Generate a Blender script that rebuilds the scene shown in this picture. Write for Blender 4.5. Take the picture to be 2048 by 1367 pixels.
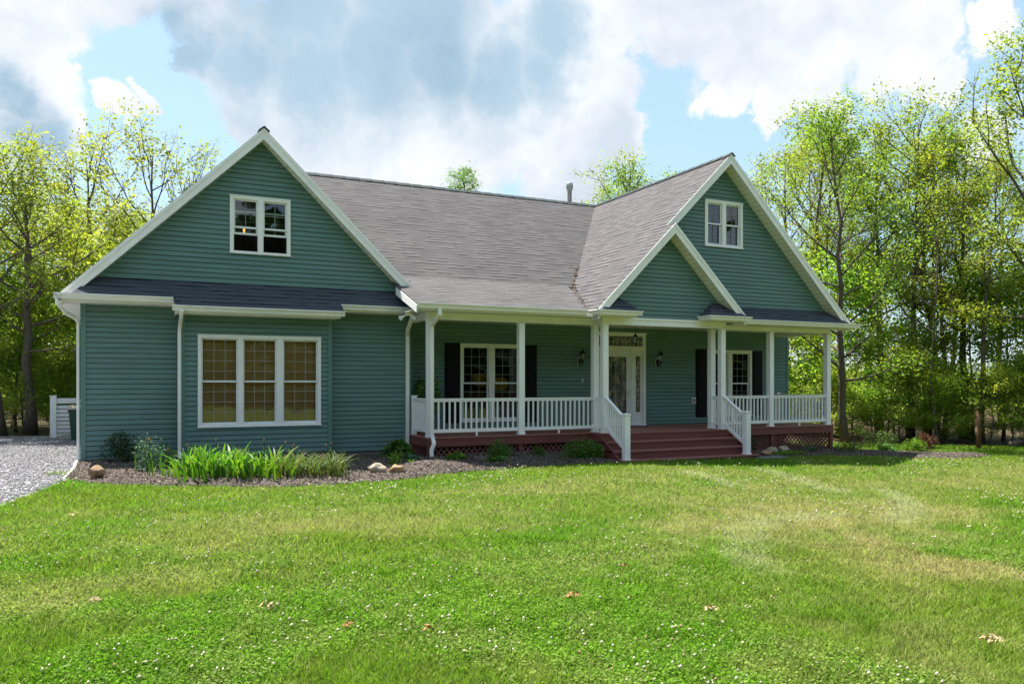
import bpy, math, random
import numpy as np
from mathutils import Matrix, Vector

for _o in list(bpy.data.objects):
    bpy.data.objects.remove(_o)
SC = bpy.context.scene
COL = SC.collection

# ------------------------------------------------------------------ camera
YAW = math.radians(25.68)
CAM = Vector((0.994, -19.773, 1.736))
RT = Vector((math.cos(YAW), -math.sin(YAW), 0))
FW = Vector((math.sin(YAW), math.cos(YAW), 0))
cam_data = bpy.data.cameras.new('camera')
cam = bpy.data.objects.new('camera', cam_data)
COL.objects.link(cam)
cam_data.sensor_width = 36.0
cam_data.lens = 1581.9 / 2048 * 36.0
cam_data.shift_y = 80.85 / 2048
cam_data.clip_end = 3000
cam.matrix_world = Matrix(((RT.x, 0, -FW.x, CAM.x), (RT.y, 0, -FW.y, CAM.y), (0, 1, 0, CAM.z), (0, 0, 0, 1)))
SC.camera = cam
SC.view_settings.view_transform = 'Standard'
SC.view_settings.look = 'None'
SC.view_settings.exposure = 1.50
SC.view_settings.gamma = 1
SC.cycles.max_bounces = 10
SC.cycles.diffuse_bounces = 5
SC.cycles.transmission_bounces = 6
SC.cycles.transparent_max_bounces = 12
SC.cycles.sample_clamp_indirect = 6

# ------------------------------------------------------------------ sun + sky
SUN_TO = Vector((-0.20, 0.46, 1.0)).normalized()
SUN_EL = math.asin(SUN_TO.z)
SUN_AZ = math.atan2(SUN_TO.x, SUN_TO.y)
sun_data = bpy.data.lights.new('sun', 'SUN')
sun_data.energy = 4.8
sun_data.angle = math.radians(0.6)
sun_data.color = (1.0, 0.95, 0.87)
sun = bpy.data.objects.new('sun', sun_data)
COL.objects.link(sun)
sun.location = (0, 20, 40)
sun.rotation_euler = (-SUN_TO).to_track_quat('-Z', 'Y').to_euler()

def build_world():
    w = bpy.data.worlds.new('World')
    SC.world = w
    w.use_nodes = True
    nt = w.node_tree
    nt.nodes.clear()
    N, L = nt.nodes.new, nt.links.new
    out = N('ShaderNodeOutputWorld')
    bg = N('ShaderNodeBackground')
    bg.inputs['Strength'].default_value = 0.1
    L(bg.outputs[0], out.inputs[0])
    sky = N('ShaderNodeTexSky')
    sky.sky_type = 'NISHITA'
    sky.sun_disc = False
    sky.sun_elevation = SUN_EL
    sky.sun_rotation = SUN_AZ
    sky.air_density = 1.0
    sky.dust_density = 0.8
    sky.ozone_density = 1.6
    tc = N('ShaderNodeTexCoord')

    def math_(op, a, b=None, clamp=False):
        m = N('ShaderNodeMath'); m.operation = op; m.use_clamp = clamp
        for i, x in enumerate((a, b)):
            if x is None: continue
            if isinstance(x, (int, float)): m.inputs[i].default_value = x
            else: L(x, m.inputs[i])
        return m.outputs[0]

    def vmath(op, a, b=None, scale=None):
        m = N('ShaderNodeVectorMath'); m.operation = op
        for i, x in enumerate((a, b)):
            if x is None: continue
            if isinstance(x, tuple): m.inputs[i].default_value = x
            else: L(x, m.inputs[i])
        if scale is not None: m.inputs['Scale'].default_value = scale
        return m

    def noise(vec, scale, detail=4, rough=0.55):
        n = N('ShaderNodeTexNoise')
        n.inputs['Scale'].default_value = scale
        n.inputs['Detail'].default_value = detail
        n.inputs['Roughness'].default_value = rough
        L(vec, n.inputs['Vector'])
        return n

    d = tc.outputs['Generated']
    n1 = noise(d, 4.0, 5, 0.6)
    n2 = noise(d, 17.0, 5, 0.65)
    w1 = vmath('SCALE', vmath('SUBTRACT', n1.outputs['Color'], (0.5, 0.5, 0.5)).outputs[0], scale=0.085)
    w2 = vmath('SCALE', vmath('SUBTRACT', n2.outputs['Color'], (0.5, 0.5, 0.5)).outputs[0], scale=0.07)
    n5 = noise(d, 60.0, 4, 0.65)
    w3 = vmath('SCALE', vmath('SUBTRACT', n5.outputs['Color'], (0.5, 0.5, 0.5)).outputs[0], scale=0.013)
    dw = vmath('ADD', vmath('ADD', vmath('ADD', d, w1.outputs[0]).outputs[0], w2.outputs[0]).outputs[0], w3.outputs[0]).outputs[0]

    def rgt(a, e):                               # heading a (deg right of the facade-ward view), elevation e
        az = YAW + math.radians(a); e = math.radians(e)
        return (math.sin(az) * math.cos(e), math.cos(az) * math.cos(e), math.sin(e))

    def blobs(lst, soft):
        acc = None
        for a, e, r in lst:
            dist = vmath('DISTANCE', dw, rgt(a, e)).outputs['Value']
            mr = N('ShaderNodeMapRange'); mr.interpolation_type = 'SMOOTHSTEP'
            mr.inputs['From Min'].default_value = r * (1 - soft)
            mr.inputs['From Max'].default_value = r * (1 + soft)
            mr.inputs['To Min'].default_value = 1; mr.inputs['To Max'].default_value = 0
            L(dist, mr.inputs['Value'])
            acc = mr.outputs[0] if acc is None else math_('MAXIMUM', acc, mr.outputs[0])
        return acc
    WHITE = [(-31.9, 20.7, 0.065), (-31.4, 17.8, 0.062), (-30.0, 16.0, 0.039), (-32.4, 14.2, 0.041), (-28.9, 18.8, 0.021), (-25.9, 17.3, 0.019), (-24.0, 17.4, 0.012), (-26.4, 23.7, 0.031), (-17.7, 18.0, 0.046), (-13.6, 16.2, 0.056), (-8.1, 16.7, 0.072), (-2.3, 17.0, 0.072), (2.8, 17.3, 0.066), (6.7, 19.8, 0.044), (7.8, 17.2, 0.036), (3.8, 14.6, 0.052), (-16.3, 15.1, 0.032), (-4.5, 15.0, 0.061), (-10.9, 14.4, 0.048), (-20.3, 20.6, 0.039), (7.4, 24.1, 0.046), (11.3, 23.6, 0.045), (16.1, 22.3, 0.065), (20.0, 21.5, 0.061), (21.3, 18.7, 0.028), (18.4, 18.5, 0.028), (15.4, 19.6, 0.034), (26.1, 21.5, 0.058), (29.0, 18.8, 0.026), (31.4, 15.5, 0.031), (31.4, 21.1, 0.03), (3.8, 23.9, 0.069), (-9.5, 27.2, 0.122), (-21.5, 25.3, 0.058), (-16.3, 20.4, 0.085), (-9.8, 21.5, 0.098), (-2.7, 21.8, 0.088), (9.9, 28.8, 0.082), (23.1, 27.2, 0.103), (-30.3, 26.5, 0.098), (-11.6, 34.6, 0.112), (9.9, 35.5, 0.081), (37.8, 17.1, 0.072), (-38.8, 18.1, 0.084)]
    GREY = [(-21.5, 21.3, 0.041), (-18.3, 20.8, 0.053), (-14.3, 20.6, 0.06), (-10.2, 21.8, 0.075), (-5.2, 22.1, 0.064), (-0.9, 21.2, 0.053), (2.4, 21.5, 0.041), (3.5, 24.0, 0.04), (-7.3, 25.6, 0.085), (-15.0, 24.4, 0.067), (-23.1, 22.6, 0.032), (-30.6, 14.2, 0.032), (-32.1, 16.8, 0.02)]
    white = blobs(WHITE, 0.15)
    grey = blobs(GREY, 0.7)
    # open-sky clouds elsewhere
    n3 = noise(d, 2.3, 6, 0.6)
    far = N('ShaderNodeMapRange'); far.interpolation_type = 'SMOOTHSTEP'
    far.inputs['From Min'].default_value = 0.50; far.inputs['From Max'].default_value = 0.60
    L(n3.outputs['Fac'], far.inputs['Value'])
    ahead = vmath('DOT_PRODUCT', d, (FW.x, FW.y, 0.25)).outputs['Value']
    beh = N('ShaderNodeMapRange'); beh.inputs['From Min'].default_value = 0.75; beh.inputs['From Max'].default_value = 0.45
    beh.inputs['To Min'].default_value = 0; beh.inputs['To Max'].default_value = 1
    L(ahead, beh.inputs['Value'])
    allw = math_('MAXIMUM', white, math_('MULTIPLY', far.outputs[0], beh.outputs[0]))
    n4 = noise(vmath('ADD', d, w1.outputs[0]).outputs[0], 8.0, 5, 0.55)
    shade = N('ShaderNodeMapRange'); shade.inputs['From Min'].default_value = 0.35; shade.inputs['From Max'].default_value = 0.62
    L(n4.outputs['Fac'], shade.inputs['Value'])
    mixw = N('ShaderNodeMixRGB')
    mixw.inputs['Color1'].default_value = (2.55, 2.8, 3.15, 1)
    mixw.inputs['Color2'].default_value = (3.75, 3.8, 3.9, 1)
    L(shade.outputs[0], mixw.inputs['Fac'])
    mixg = N('ShaderNodeMixRGB')
    gmx = N('ShaderNodeMixRGB'); gmx.inputs['Color1'].default_value = (1.30, 1.92, 2.42, 1); gmx.inputs['Color2'].default_value = (1.72, 2.35, 2.85, 1)
    L(shade.outputs[0], gmx.inputs['Fac']); L(gmx.outputs[0], mixg.inputs['Color2'])
    L(math_('MULTIPLY', grey, 1.0), mixg.inputs['Fac'])
    L(mixw.outputs[0], mixg.inputs['Color1'])
    # pale haze towards the horizon belongs to the sky
    hz = N('ShaderNodeMixRGB'); hz.inputs['Color2'].default_value = (1.85, 2.7, 3.45, 1); hz.inputs['Fac'].default_value = 0.65
    L(sky.outputs[0], hz.inputs['Color1'])
    fin = N('ShaderNodeMixRGB')
    L(math_('MULTIPLY', allw, 0.95), fin.inputs['Fac'])
    L(hz.outputs[0], fin.inputs['Color1'])
    L(mixg.outputs[0], fin.inputs['Color2'])
    L(fin.outputs[0], bg.inputs['Color'])
build_world()

# ------------------------------------------------------------------ materials
def new_mat(name):
    m = bpy.data.materials.new(name); m.use_nodes = True
    nt = m.node_tree
    return m, nt, nt.nodes['Principled BSDF']

def nd(nt, kind, **kw):
    n = nt.nodes.new(kind)
    for k, v in kw.items():
        if k in n.inputs: n.inputs[k].default_value = v
        else: setattr(n, k, v)
    return n

def pmat(name, col, rough=0.5, var=0.15, scale=6.0, bump=0.0, bscale=40.0, spec=0.4, metal=0.0, stretch=None):
    """plain painted or natural surface: colour varied by two noises, optional bump"""
    m, nt, b = new_mat(name)
    L = nt.links.new
    tc = nd(nt, 'ShaderNodeTexCoord')
    vec = tc.outputs['Object']
    if stretch:
        mp = nd(nt, 'ShaderNodeMapping'); mp.inputs['Scale'].default_value = stretch
        L(vec, mp.inputs['Vector']); vec = mp.outputs[0]
    n = nd(nt, 'ShaderNodeTexNoise', Scale=scale, Detail=6.0, Roughness=0.6)
    L(vec, n.inputs['Vector'])
    r = nd(nt, 'ShaderNodeMapRange'); r.inputs['From Min'].default_value = 0.3; r.inputs['From Max'].default_value = 0.7
    r.inputs['To Min'].default_value = 1 - var; r.inputs['To Max'].default_value = 1 + var
    L(n.outputs['Fac'], r.inputs['Value'])
    mx = nd(nt, 'ShaderNodeVectorMath', operation='SCALE')
    mx.inputs[0].default_value = col
    L(r.outputs[0], mx.inputs['Scale'])
    L(mx.outputs[0], b.inputs['Base Color'])
    b.inputs['Roughness'].default_value = rough
    b.inputs['Specular IOR Level'].default_value = spec
    b.inputs['Metallic'].default_value = metal
    if bump:
        n2 = nd(nt, 'ShaderNodeTexNoise', Scale=bscale, Detail=5.0, Roughness=0.6)
        L(vec, n2.inputs['Vector'])
        bp = nd(nt, 'ShaderNodeBump', Strength=bump, Distance=0.02)
        L(n2.outputs['Fac'], bp.inputs['Height'])
        L(bp.outputs[0], b.inputs['Normal'])
    return m

def leaf_mat(name, col, var=0.35, trans=0.55, scale=3.0, rough=0.5, hue=0.012):
    """thin leaf: reflects and lets light through, colour from vertex attribute tint and noise"""
    m, nt, b = new_mat(name)
    L = nt.links.new
    at = nd(nt, 'ShaderNodeAttribute', attribute_name='tint')
    oi = nd(nt, 'ShaderNodeObjectInfo')
    hs = nd(nt, 'ShaderNodeHueSaturation')
    mr = nd(nt, 'ShaderNodeMapRange'); mr.inputs['To Min'].default_value = 0.5 - hue; mr.inputs['To Max'].default_value = 0.5 + hue
    L(oi.outputs['Random'], mr.inputs['Value']); L(mr.outputs[0], hs.inputs['Hue'])
    mul = nd(nt, 'ShaderNodeMixRGB', blend_type='MULTIPLY', Fac=1.0, Color1=(*col, 1))
    L(at.outputs['Color'], mul.inputs['Color2'])
    L(mul.outputs[0], hs.inputs['Color'])
    L(hs.outputs[0], b.inputs['Base Color'])
    b.inputs['Roughness'].default_value = rough
    b.inputs['Specular IOR Level'].default_value = 0.3
    tr = nd(nt, 'ShaderNodeBsdfTranslucent')
    g2 = nd(nt, 'ShaderNodeMixRGB', blend_type='MULTIPLY', Fac=1.0, Color2=(1.35, 1.3, 0.6, 1))
    L(hs.outputs[0], g2.inputs['Color1']); L(g2.outputs[0], tr.inputs['Color'])
    ms = nd(nt, 'ShaderNodeMixShader', Fac=trans)
    L(b.outputs[0], ms.inputs[1]); L(tr.outputs[0], ms.inputs[2])
    L(ms.outputs[0], nt.nodes['Material Output'].inputs['Surface'])
    return m

def shingle_mat(name, ca, cb, dark, dash=0.52):
    m, nt, b = new_mat(name)
    L = nt.links.new
    uv = nd(nt, 'ShaderNodeUVMap')
    br = nd(nt, 'ShaderNodeTexBrick')
    br.inputs['Color1'].default_value = (0, 0, 0, 1); br.inputs['Color2'].default_value = (1, 1, 1, 1)
    br.inputs['Mortar'].default_value = (0.5, 0.5, 0.5, 1)
    br.inputs['Scale'].default_value = 1.0
    br.inputs['Mortar Size'].default_value = 0.0
    br.inputs['Bias'].default_value = 0.0
    br.inputs['Brick Width'].default_value = 0.40
    br.inputs['Row Height'].default_value = 0.17
    br.offset = 0.37; br.offset_frequency = 2; br.squash = 0.8; br.squash_frequency = 3
    L(uv.outputs[0], br.inputs['Vector'])
    sep = nd(nt, 'ShaderNodeSeparateXYZ'); L(uv.outputs[0], sep.inputs[0])
    dv = nd(nt, 'ShaderNodeMath', operation='DIVIDE'); dv.inputs[1].default_value = 0.17; L(sep.outputs['Y'], dv.inputs[0])
    fr = nd(nt, 'ShaderNodeMath', operation='FRACT'); L(dv.outputs[0], fr.inputs[0])
    line = nd(nt, 'ShaderNodeMapRange', interpolation_type='SMOOTHSTEP')
    line.inputs['From Min'].default_value = 0.18; line.inputs['From Max'].default_value = 0.34
    line.inputs['To Min'].default_value = 1.0; line.inputs['To Max'].default_value = 0.0
    L(fr.outputs[0], line.inputs['Value'])
    st = nd(nt, 'ShaderNodeMapRange'); st.inputs['From Min'].default_value = dash; st.inputs['From Max'].default_value = dash + 0.12
    L(br.outputs['Color'], st.inputs['Value'])
    # shadow painted under each course: faint full line, strong at the raised tabs
    ad = nd(nt, 'ShaderNodeMapRange'); ad.inputs['To Min'].default_value = 0.28; ad.inputs['To Max'].default_value = 1.0
    L(st.outputs[0], ad.inputs['Value'])
    mk_ = nd(nt, 'ShaderNodeMath', operation='MULTIPLY'); L(line.outputs[0], mk_.inputs[0]); L(ad.outputs[0], mk_.inputs[1])
    nz = nd(nt, 'ShaderNodeTexNoise', Scale=0.9, Detail=5.0, Roughness=0.6)
    mp = nd(nt, 'ShaderNodeMapping'); mp.inputs['Scale'].default_value = (1.5, 0.8, 1); L(uv.outputs[0], mp.inputs['Vector']); L(mp.outputs[0], nz.inputs['Vector'])
    gr = nd(nt, 'ShaderNodeTexNoise', Scale=90.0, Detail=3.0, Roughness=0.7); L(uv.outputs[0], gr.inputs['Vector'])
    f1 = nd(nt, 'ShaderNodeMath', operation='MULTIPLY'); L(br.outputs['Color'], f1.inputs[0]); f1.inputs[1].default_value = 0.42
    f2 = nd(nt, 'ShaderNodeMapRange'); f2.inputs['From Min'].default_value = 0.35; f2.inputs['From Max'].default_value = 0.65
    f2.inputs['To Max'].default_value = 0.28; L(nz.outputs['Fac'], f2.inputs['Value'])
    f3 = nd(nt, 'ShaderNodeMapRange'); f3.inputs['From Min'].default_value = 0.3; f3.inputs['From Max'].default_value = 0.7
    f3.inputs['To Max'].default_value = 0.35; L(gr.outputs['Fac'], f3.inputs['Value'])
    s1 = nd(nt, 'ShaderNodeMath', operation='ADD'); L(f1.outputs[0], s1.inputs[0]); L(f2.outputs[0], s1.inputs[1])
    s2 = nd(nt, 'ShaderNodeMath', operation='ADD', use_clamp=True); L(s1.outputs[0], s2.inputs[0]); L(f3.outputs[0], s2.inputs[1])
    base = nd(nt, 'ShaderNodeMixRGB', Color1=(*ca, 1), Color2=(*cb, 1)); L(s2.outputs[0], base.inputs['Fac'])
    fin = nd(nt, 'ShaderNodeMixRGB', Color2=(*dark, 1)); L(mk_.outputs[0], fin.inputs['Fac']); L(base.outputs[0], fin.inputs['Color1'])
    L(fin.outputs[0], b.inputs['Base Color'])
    b.inputs['Roughness'].default_value = 0.9
    b.inputs['Specular IOR Level'].default_value = 0.15
    hs = nd(nt, 'ShaderNodeMath', operation='SUBTRACT'); hs.inputs[0].default_value = 1.0; L(fr.outputs[0], hs.inputs[1])
    hb = nd(nt, 'ShaderNodeMath', operation='ADD'); L(hs.outputs[0], hb.inputs[0])
    g5 = nd(nt, 'ShaderNodeMath', operation='MULTIPLY'); L(gr.outputs['Fac'], g5.inputs[0]); g5.inputs[1].default_value = 0.5; L(g5.outputs[0], hb.inputs[1])
    bp = nd(nt, 'ShaderNodeBump', Strength=0.35, Distance=0.008); L(hb.outputs[0], bp.inputs['Height']); L(bp.outputs[0], b.inputs['Normal'])
    return m

def glass_mat(name, tint=(0.9, 0.95, 0.95), refl=0.10):
    """window pane: clear glass that mirrors more at grazing angles, slightly wavy"""
    m, nt, b = new_mat(name)
    L = nt.links.new
    nt.nodes.remove(b)
    tr = nd(nt, 'ShaderNodeBsdfTransparent', Color=(*tint, 1))
    gl = nd(nt, 'ShaderNodeBsdfGlossy', Roughness=0.02, Color=(0.9, 0.95, 1.0, 1))
    fr = nd(nt, 'ShaderNodeFresnel', IOR=1.5)
    tc = nd(nt, 'ShaderNodeTexCoord')
    n = nd(nt, 'ShaderNodeTexNoise', Scale=1.7, Detail=2.0); L(tc.outputs['Object'], n.inputs['Vector'])
    bp = nd(nt, 'ShaderNodeBump', Strength=0.05, Distance=0.03); L(n.outputs['Fac'], bp.inputs['Height'])
    L(bp.outputs[0], gl.inputs['Normal'])
    a = nd(nt, 'ShaderNodeMath', operation='ADD', use_clamp=True); L(fr.outputs[0], a.inputs[0]); a.inputs[1].default_value = refl - 0.04
    ms = nd(nt, 'ShaderNodeMixShader'); L(a.outputs[0], ms.inputs[0]); L(tr.outputs[0], ms.inputs[1]); L(gl.outputs[0], ms.inputs[2])
    L(ms.outputs[0], nt.nodes['Material Output'].inputs['Surface'])
    return m

def attr_mat(name, rough=0.8, trans=0.0, bump=0.0, bscale=60, spec=0.2, mul=1.0):
    """colour read from the vertex attribute tint"""
    m, nt, b = new_mat(name)
    L = nt.links.new
    at = nd(nt, 'ShaderNodeAttribute', attribute_name='tint')
    L(at.outputs['Color'], b.inputs['Base Color'])
    b.inputs['Roughness'].default_value = rough
    b.inputs['Specular IOR Level'].default_value = spec
    if bump:
        tc = nd(nt, 'ShaderNodeTexCoord')
        n = nd(nt, 'ShaderNodeTexNoise', Scale=bscale, Detail=6.0, Roughness=0.7); L(tc.outputs['Object'], n.inputs['Vector'])
        bp = nd(nt, 'ShaderNodeBump', Strength=bump, Distance=0.05); L(n.outputs['Fac'], bp.inputs['Height']); L(bp.outputs[0], b.inputs['Normal'])
    if trans:
        tr = nd(nt, 'ShaderNodeBsdfTranslucent')
        g2 = nd(nt, 'ShaderNodeMixRGB', blend_type='MULTIPLY', Fac=1.0, Color2=(1.05, 1.25, 0.62, 1))
        L(at.outputs['Color'], g2.inputs['Color1']); L(g2.outputs[0], tr.inputs['Color'])
        ms = nd(nt, 'ShaderNodeMixShader', Fac=trans)
        L(b.outputs[0], ms.inputs[1]); L(tr.outputs[0], ms.inputs[2])
        L(ms.outputs[0], nt.nodes['Material Output'].inputs['Surface'])
    return m

def emit_mat(name, col, s):
    m, nt, b = new_mat(name)
    b.inputs['Base Color'].default_value = (*col, 1)
    b.inputs['Emission Color'].default_value = (*col, 1)
    b.inputs['Emission Strength'].default_value = s
    return m

M = {}
M['siding'] = pmat('teal_vinyl_siding', (0.118, 0.208, 0.198), 0.55, 0.13, 1.3, 0.06, 25, 0.25, stretch=(0.6, 0.6, 5))
M['trim_green'] = pmat('teal_corner_trim', (0.100, 0.200, 0.180), 0.5, 0.06, 2, 0, 40, 0.4)
M['white'] = pmat('white_vinyl', (0.83, 0.84, 0.84), 0.38, 0.035, 3, 0.02, 30, 0.45)
M['trim'] = pmat('white_painted_trim', (0.80, 0.80, 0.79), 0.5, 0.06, 2.5, 0.03, 30, 0.35)
M['gutter'] = pmat('cream_aluminium', (0.77, 0.77, 0.74), 0.38, 0.06, 3.0, 0.02, 20, 0.5)
M['soffit'] = pmat('cream_vinyl_soffit', (0.72, 0.71, 0.65), 0.55, 0.05, 4, 0.0, 20, 0.3)
M['roof'] = shingle_mat('weathered_asphalt_shingle', (0.060, 0.057, 0.059), (0.138, 0.129, 0.131), (0.008, 0.008, 0.009))
M['pent'] = shingle_mat('shaded_asphalt_shingle', (0.046, 0.054, 0.066), (0.082, 0.092, 0.108), (0.010, 0.012, 0.016))  # same shingle, with gable shade and blue skylight put into the colour
M['ridge'] = pmat('ridge_cap_shingle', (0.060, 0.075, 0.075), 0.9, 0.25, 8, 0.3, 60, 0.1)
M['deck'] = pmat('barn_red_deck_paint', (0.165, 0.052, 0.048), 0.5, 0.22, 3.0, 0.10, 40, 0.35, stretch=(0.5, 6, 6))
M['deck_floor'] = pmat('red_deck_boards', (0.27, 0.115, 0.10), 0.55, 0.2, 3.0, 0.1, 40, 0.3, stretch=(6, 0.5, 6))
M['lattice'] = pmat('dark_red_lattice', (0.155, 0.055, 0.048), 0.6, 0.2, 5)
M['black'] = pmat('black_shutter_paint', (0.006, 0.007, 0.009), 0.6, 0.2, 4, 0, 40, 0.15)
M['iron'] = pmat('black_cast_metal', (0.009, 0.010, 0.010), 0.35, 0.2, 20, 0.1, 60, 0.5)
M['lampglass'] = glass_mat('lantern_glass', (0.80, 0.82, 0.76), 0.06)
M['glass'] = glass_mat('window_glass', (0.80, 0.86, 0.84), 0.09)
M['glass_dark'] = glass_mat('insect_screen_glass', (0.30, 0.33, 0.35), 0.07)
def decor_glass():
    m = glass_mat('decor_glass_pale_reflection', (0.8, 0.84, 0.78), 0.10)
    nt = m.node_tree; L = nt.links.new; out = nt.nodes['Material Output']
    src = out.inputs['Surface'].links[0].from_socket
    df = nd(nt, 'ShaderNodeBsdfDiffuse', Color=(0.52, 0.48, 0.36, 1))  # frosted decor that also paints in the pale reflections of the door glass
    tc = nd(nt, 'ShaderNodeTexCoord'); mp = nd(nt, 'ShaderNodeMapping'); mp.inputs['Scale'].default_value = (1, 1, 0.45); L(tc.outputs['Object'], mp.inputs['Vector'])
    n = nd(nt, 'ShaderNodeTexNoise', Scale=7.0, Detail=6.0, Roughness=0.7); L(mp.outputs[0], n.inputs['Vector'])
    r = nd(nt, 'ShaderNodeMapRange'); r.inputs['From Min'].default_value = 0.42; r.inputs['From Max'].default_value = 0.66; r.inputs['To Min'].default_value = 0.05; r.inputs['To Max'].default_value = 0.62
    L(n.outputs['Fac'], r.inputs['Value'])
    ms = nd(nt, 'ShaderNodeMixShader'); L(r.outputs[0], ms.inputs[0]); L(src, ms.inputs[1]); L(df.outputs[0], ms.inputs[2]); L(ms.outputs[0], out.inputs['Surface'])
    return m
M['glass_decor'] = decor_glass()
M['muntin'] = pmat('grey_muntin_bar', (0.27, 0.30, 0.29), 0.5, 0.05, 6, 0, 40, 0.2)
M['sash'] = pmat('white_window_sash', (0.72, 0.76, 0.77), 0.4, 0.04, 6)
M['shade_brown'] = pmat('brown_window_blind', (0.66, 0.38, 0.17), 0.8, 0.08, 0.8, 0.0, 60, 0.1)
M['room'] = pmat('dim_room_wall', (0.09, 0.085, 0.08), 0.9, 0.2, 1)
M['concrete'] = pmat('grey_concrete_block', (0.20, 0.17, 0.185), 0.9, 0.15, 6, 0.3, 60, 0.1)
M['steel'] = pmat('galvanised_flue', (0.50, 0.53, 0.55), 0.4, 0.15, 10, 0, 40, 0.5, 0.6)
M['bark'] = pmat('grey_brown_bark', (0.115, 0.095, 0.075), 0.9, 0.4, 7, 0.8, 25, 0.1, stretch=(3, 3, 0.6))
M['twig'] = pmat('grey_brown_twig', (0.13, 0.10, 0.075), 0.9, 0.3, 7)
M['leaf'] = leaf_mat('spring_leaf', (0.170, 0.285, 0.048))
M['leaf_y'] = leaf_mat('yellow_green_leaf', (0.220, 0.290, 0.055))
M['leaf_u'] = leaf_mat('brightened_understory_leaf', (0.23, 0.38, 0.065), trans=0.6)  # leaf copy with the missing sunlight under the trees put into its colour
M['leaf_v'] = leaf_mat('brightened_pale_leaf', (0.30, 0.39, 0.08), trans=0.6)  # paler leaf, also brightened in colour to look sunlit beneath the trees
M['leaf_d'] = leaf_mat('deep_green_leaf', (0.120, 0.250, 0.034), trans=0.55)
M['leaf_sh'] = leaf_mat('garden_leaf', (0.075, 0.175, 0.026), trans=0.35)
M['leaf_dk'] = leaf_mat('dark_shrub_leaf', (0.028, 0.062, 0.016), trans=0.3)
M['leaf_lime'] = leaf_mat('lime_leaf', (0.14, 0.25, 0.018), trans=0.4)
M['leaf_blue'] = leaf_mat('blue_green_leaf', (0.075, 0.16, 0.095), trans=0.3)
M['leaf_red'] = leaf_mat('reddish_brown_leaf', (0.14, 0.065, 0.04), trans=0.3)
M['iris'] = leaf_mat('iris_blade', (0.10, 0.25, 0.024), trans=0.45)
M['strap'] = leaf_mat('grassy_blade', (0.10, 0.165, 0.045), trans=0.4)
M['rock_pale'] = pmat('pale_fieldstone', (0.37, 0.30, 0.235), 0.85, 0.25, 9, 0.4, 40, 0.2)
M['rock_tan'] = pmat('tan_sandstone', (0.36, 0.225, 0.125), 0.85, 0.3, 8, 0.5, 30, 0.2)
M['rock_brown'] = pmat('rusty_brown_boulder', (0.25, 0.165, 0.10), 0.85, 0.35, 7, 0.5, 30, 0.2)
M['rock_grey'] = pmat('grey_brown_stone', (0.24, 0.20, 0.17), 0.85, 0.25, 10, 0.4, 40, 0.2)
M['mulch'] = pmat('shredded_bark_mulch', (0.092, 0.078, 0.069), 0.95, 0.5, 22, 1.0, 60, 0.1)
M['gravelbase'] = pmat('crushed_bluestone', (0.25, 0.247, 0.26), 0.9, 0.5, 30, 1.0, 45, 0.2)
M['grass'] = attr_mat('lawn_grass', 0.75, 0.45, 0, 60, 0.08)
M['soil'] = attr_mat('lawn_soil', 0.9, 0, 0.6, 40, 0.1)
M['chips'] = attr_mat('bark_chips', 0.9, 0, 0, 60, 0.1)
M['stones'] = attr_mat('gravel_stones', 0.8, 0, 0, 60, 0.2)
M['clover'] = attr_mat('white_clover_heads', 0.8, 0.3, 0, 60, 0.1)
M['bin_green'] = pmat('green_bin_plastic', (0.025, 0.075, 0.05), 0.45, 0.1, 5)
M['bin_lid'] = pmat('beige_bin_lid', (0.50, 0.44, 0.33), 0.5, 0.08, 5)
M['black_plastic'] = pmat('black_plastic', (0.02, 0.02, 0.02), 0.5, 0.1, 5)
M['dead'] = pmat('dry_brown_leaf', (0.33, 0.165, 0.06), 0.8, 0.35, 30)
M['straw'] = pmat('dry_straw', (0.42, 0.31, 0.17), 0.85, 0.3, 30)
M['cedar'] = pmat('orange_weathered_wood', (0.13, 0.07, 0.04), 0.85, 0.35, 8, 0.5, 30, 0.1, stretch=(4, 4, 0.7))
M['yellow'] = pmat('mustard_cushion_fabric', (0.48, 0.30, 0.03), 0.9, 0.1, 8)
M['brick_beige'] = pmat('beige_panel', (0.45, 0.42, 0.36), 0.6, 0.08, 4)
M['bulb'] = emit_mat('warm_lamp_bulb', (1.0, 0.42, 0.10), 0.7)

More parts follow.
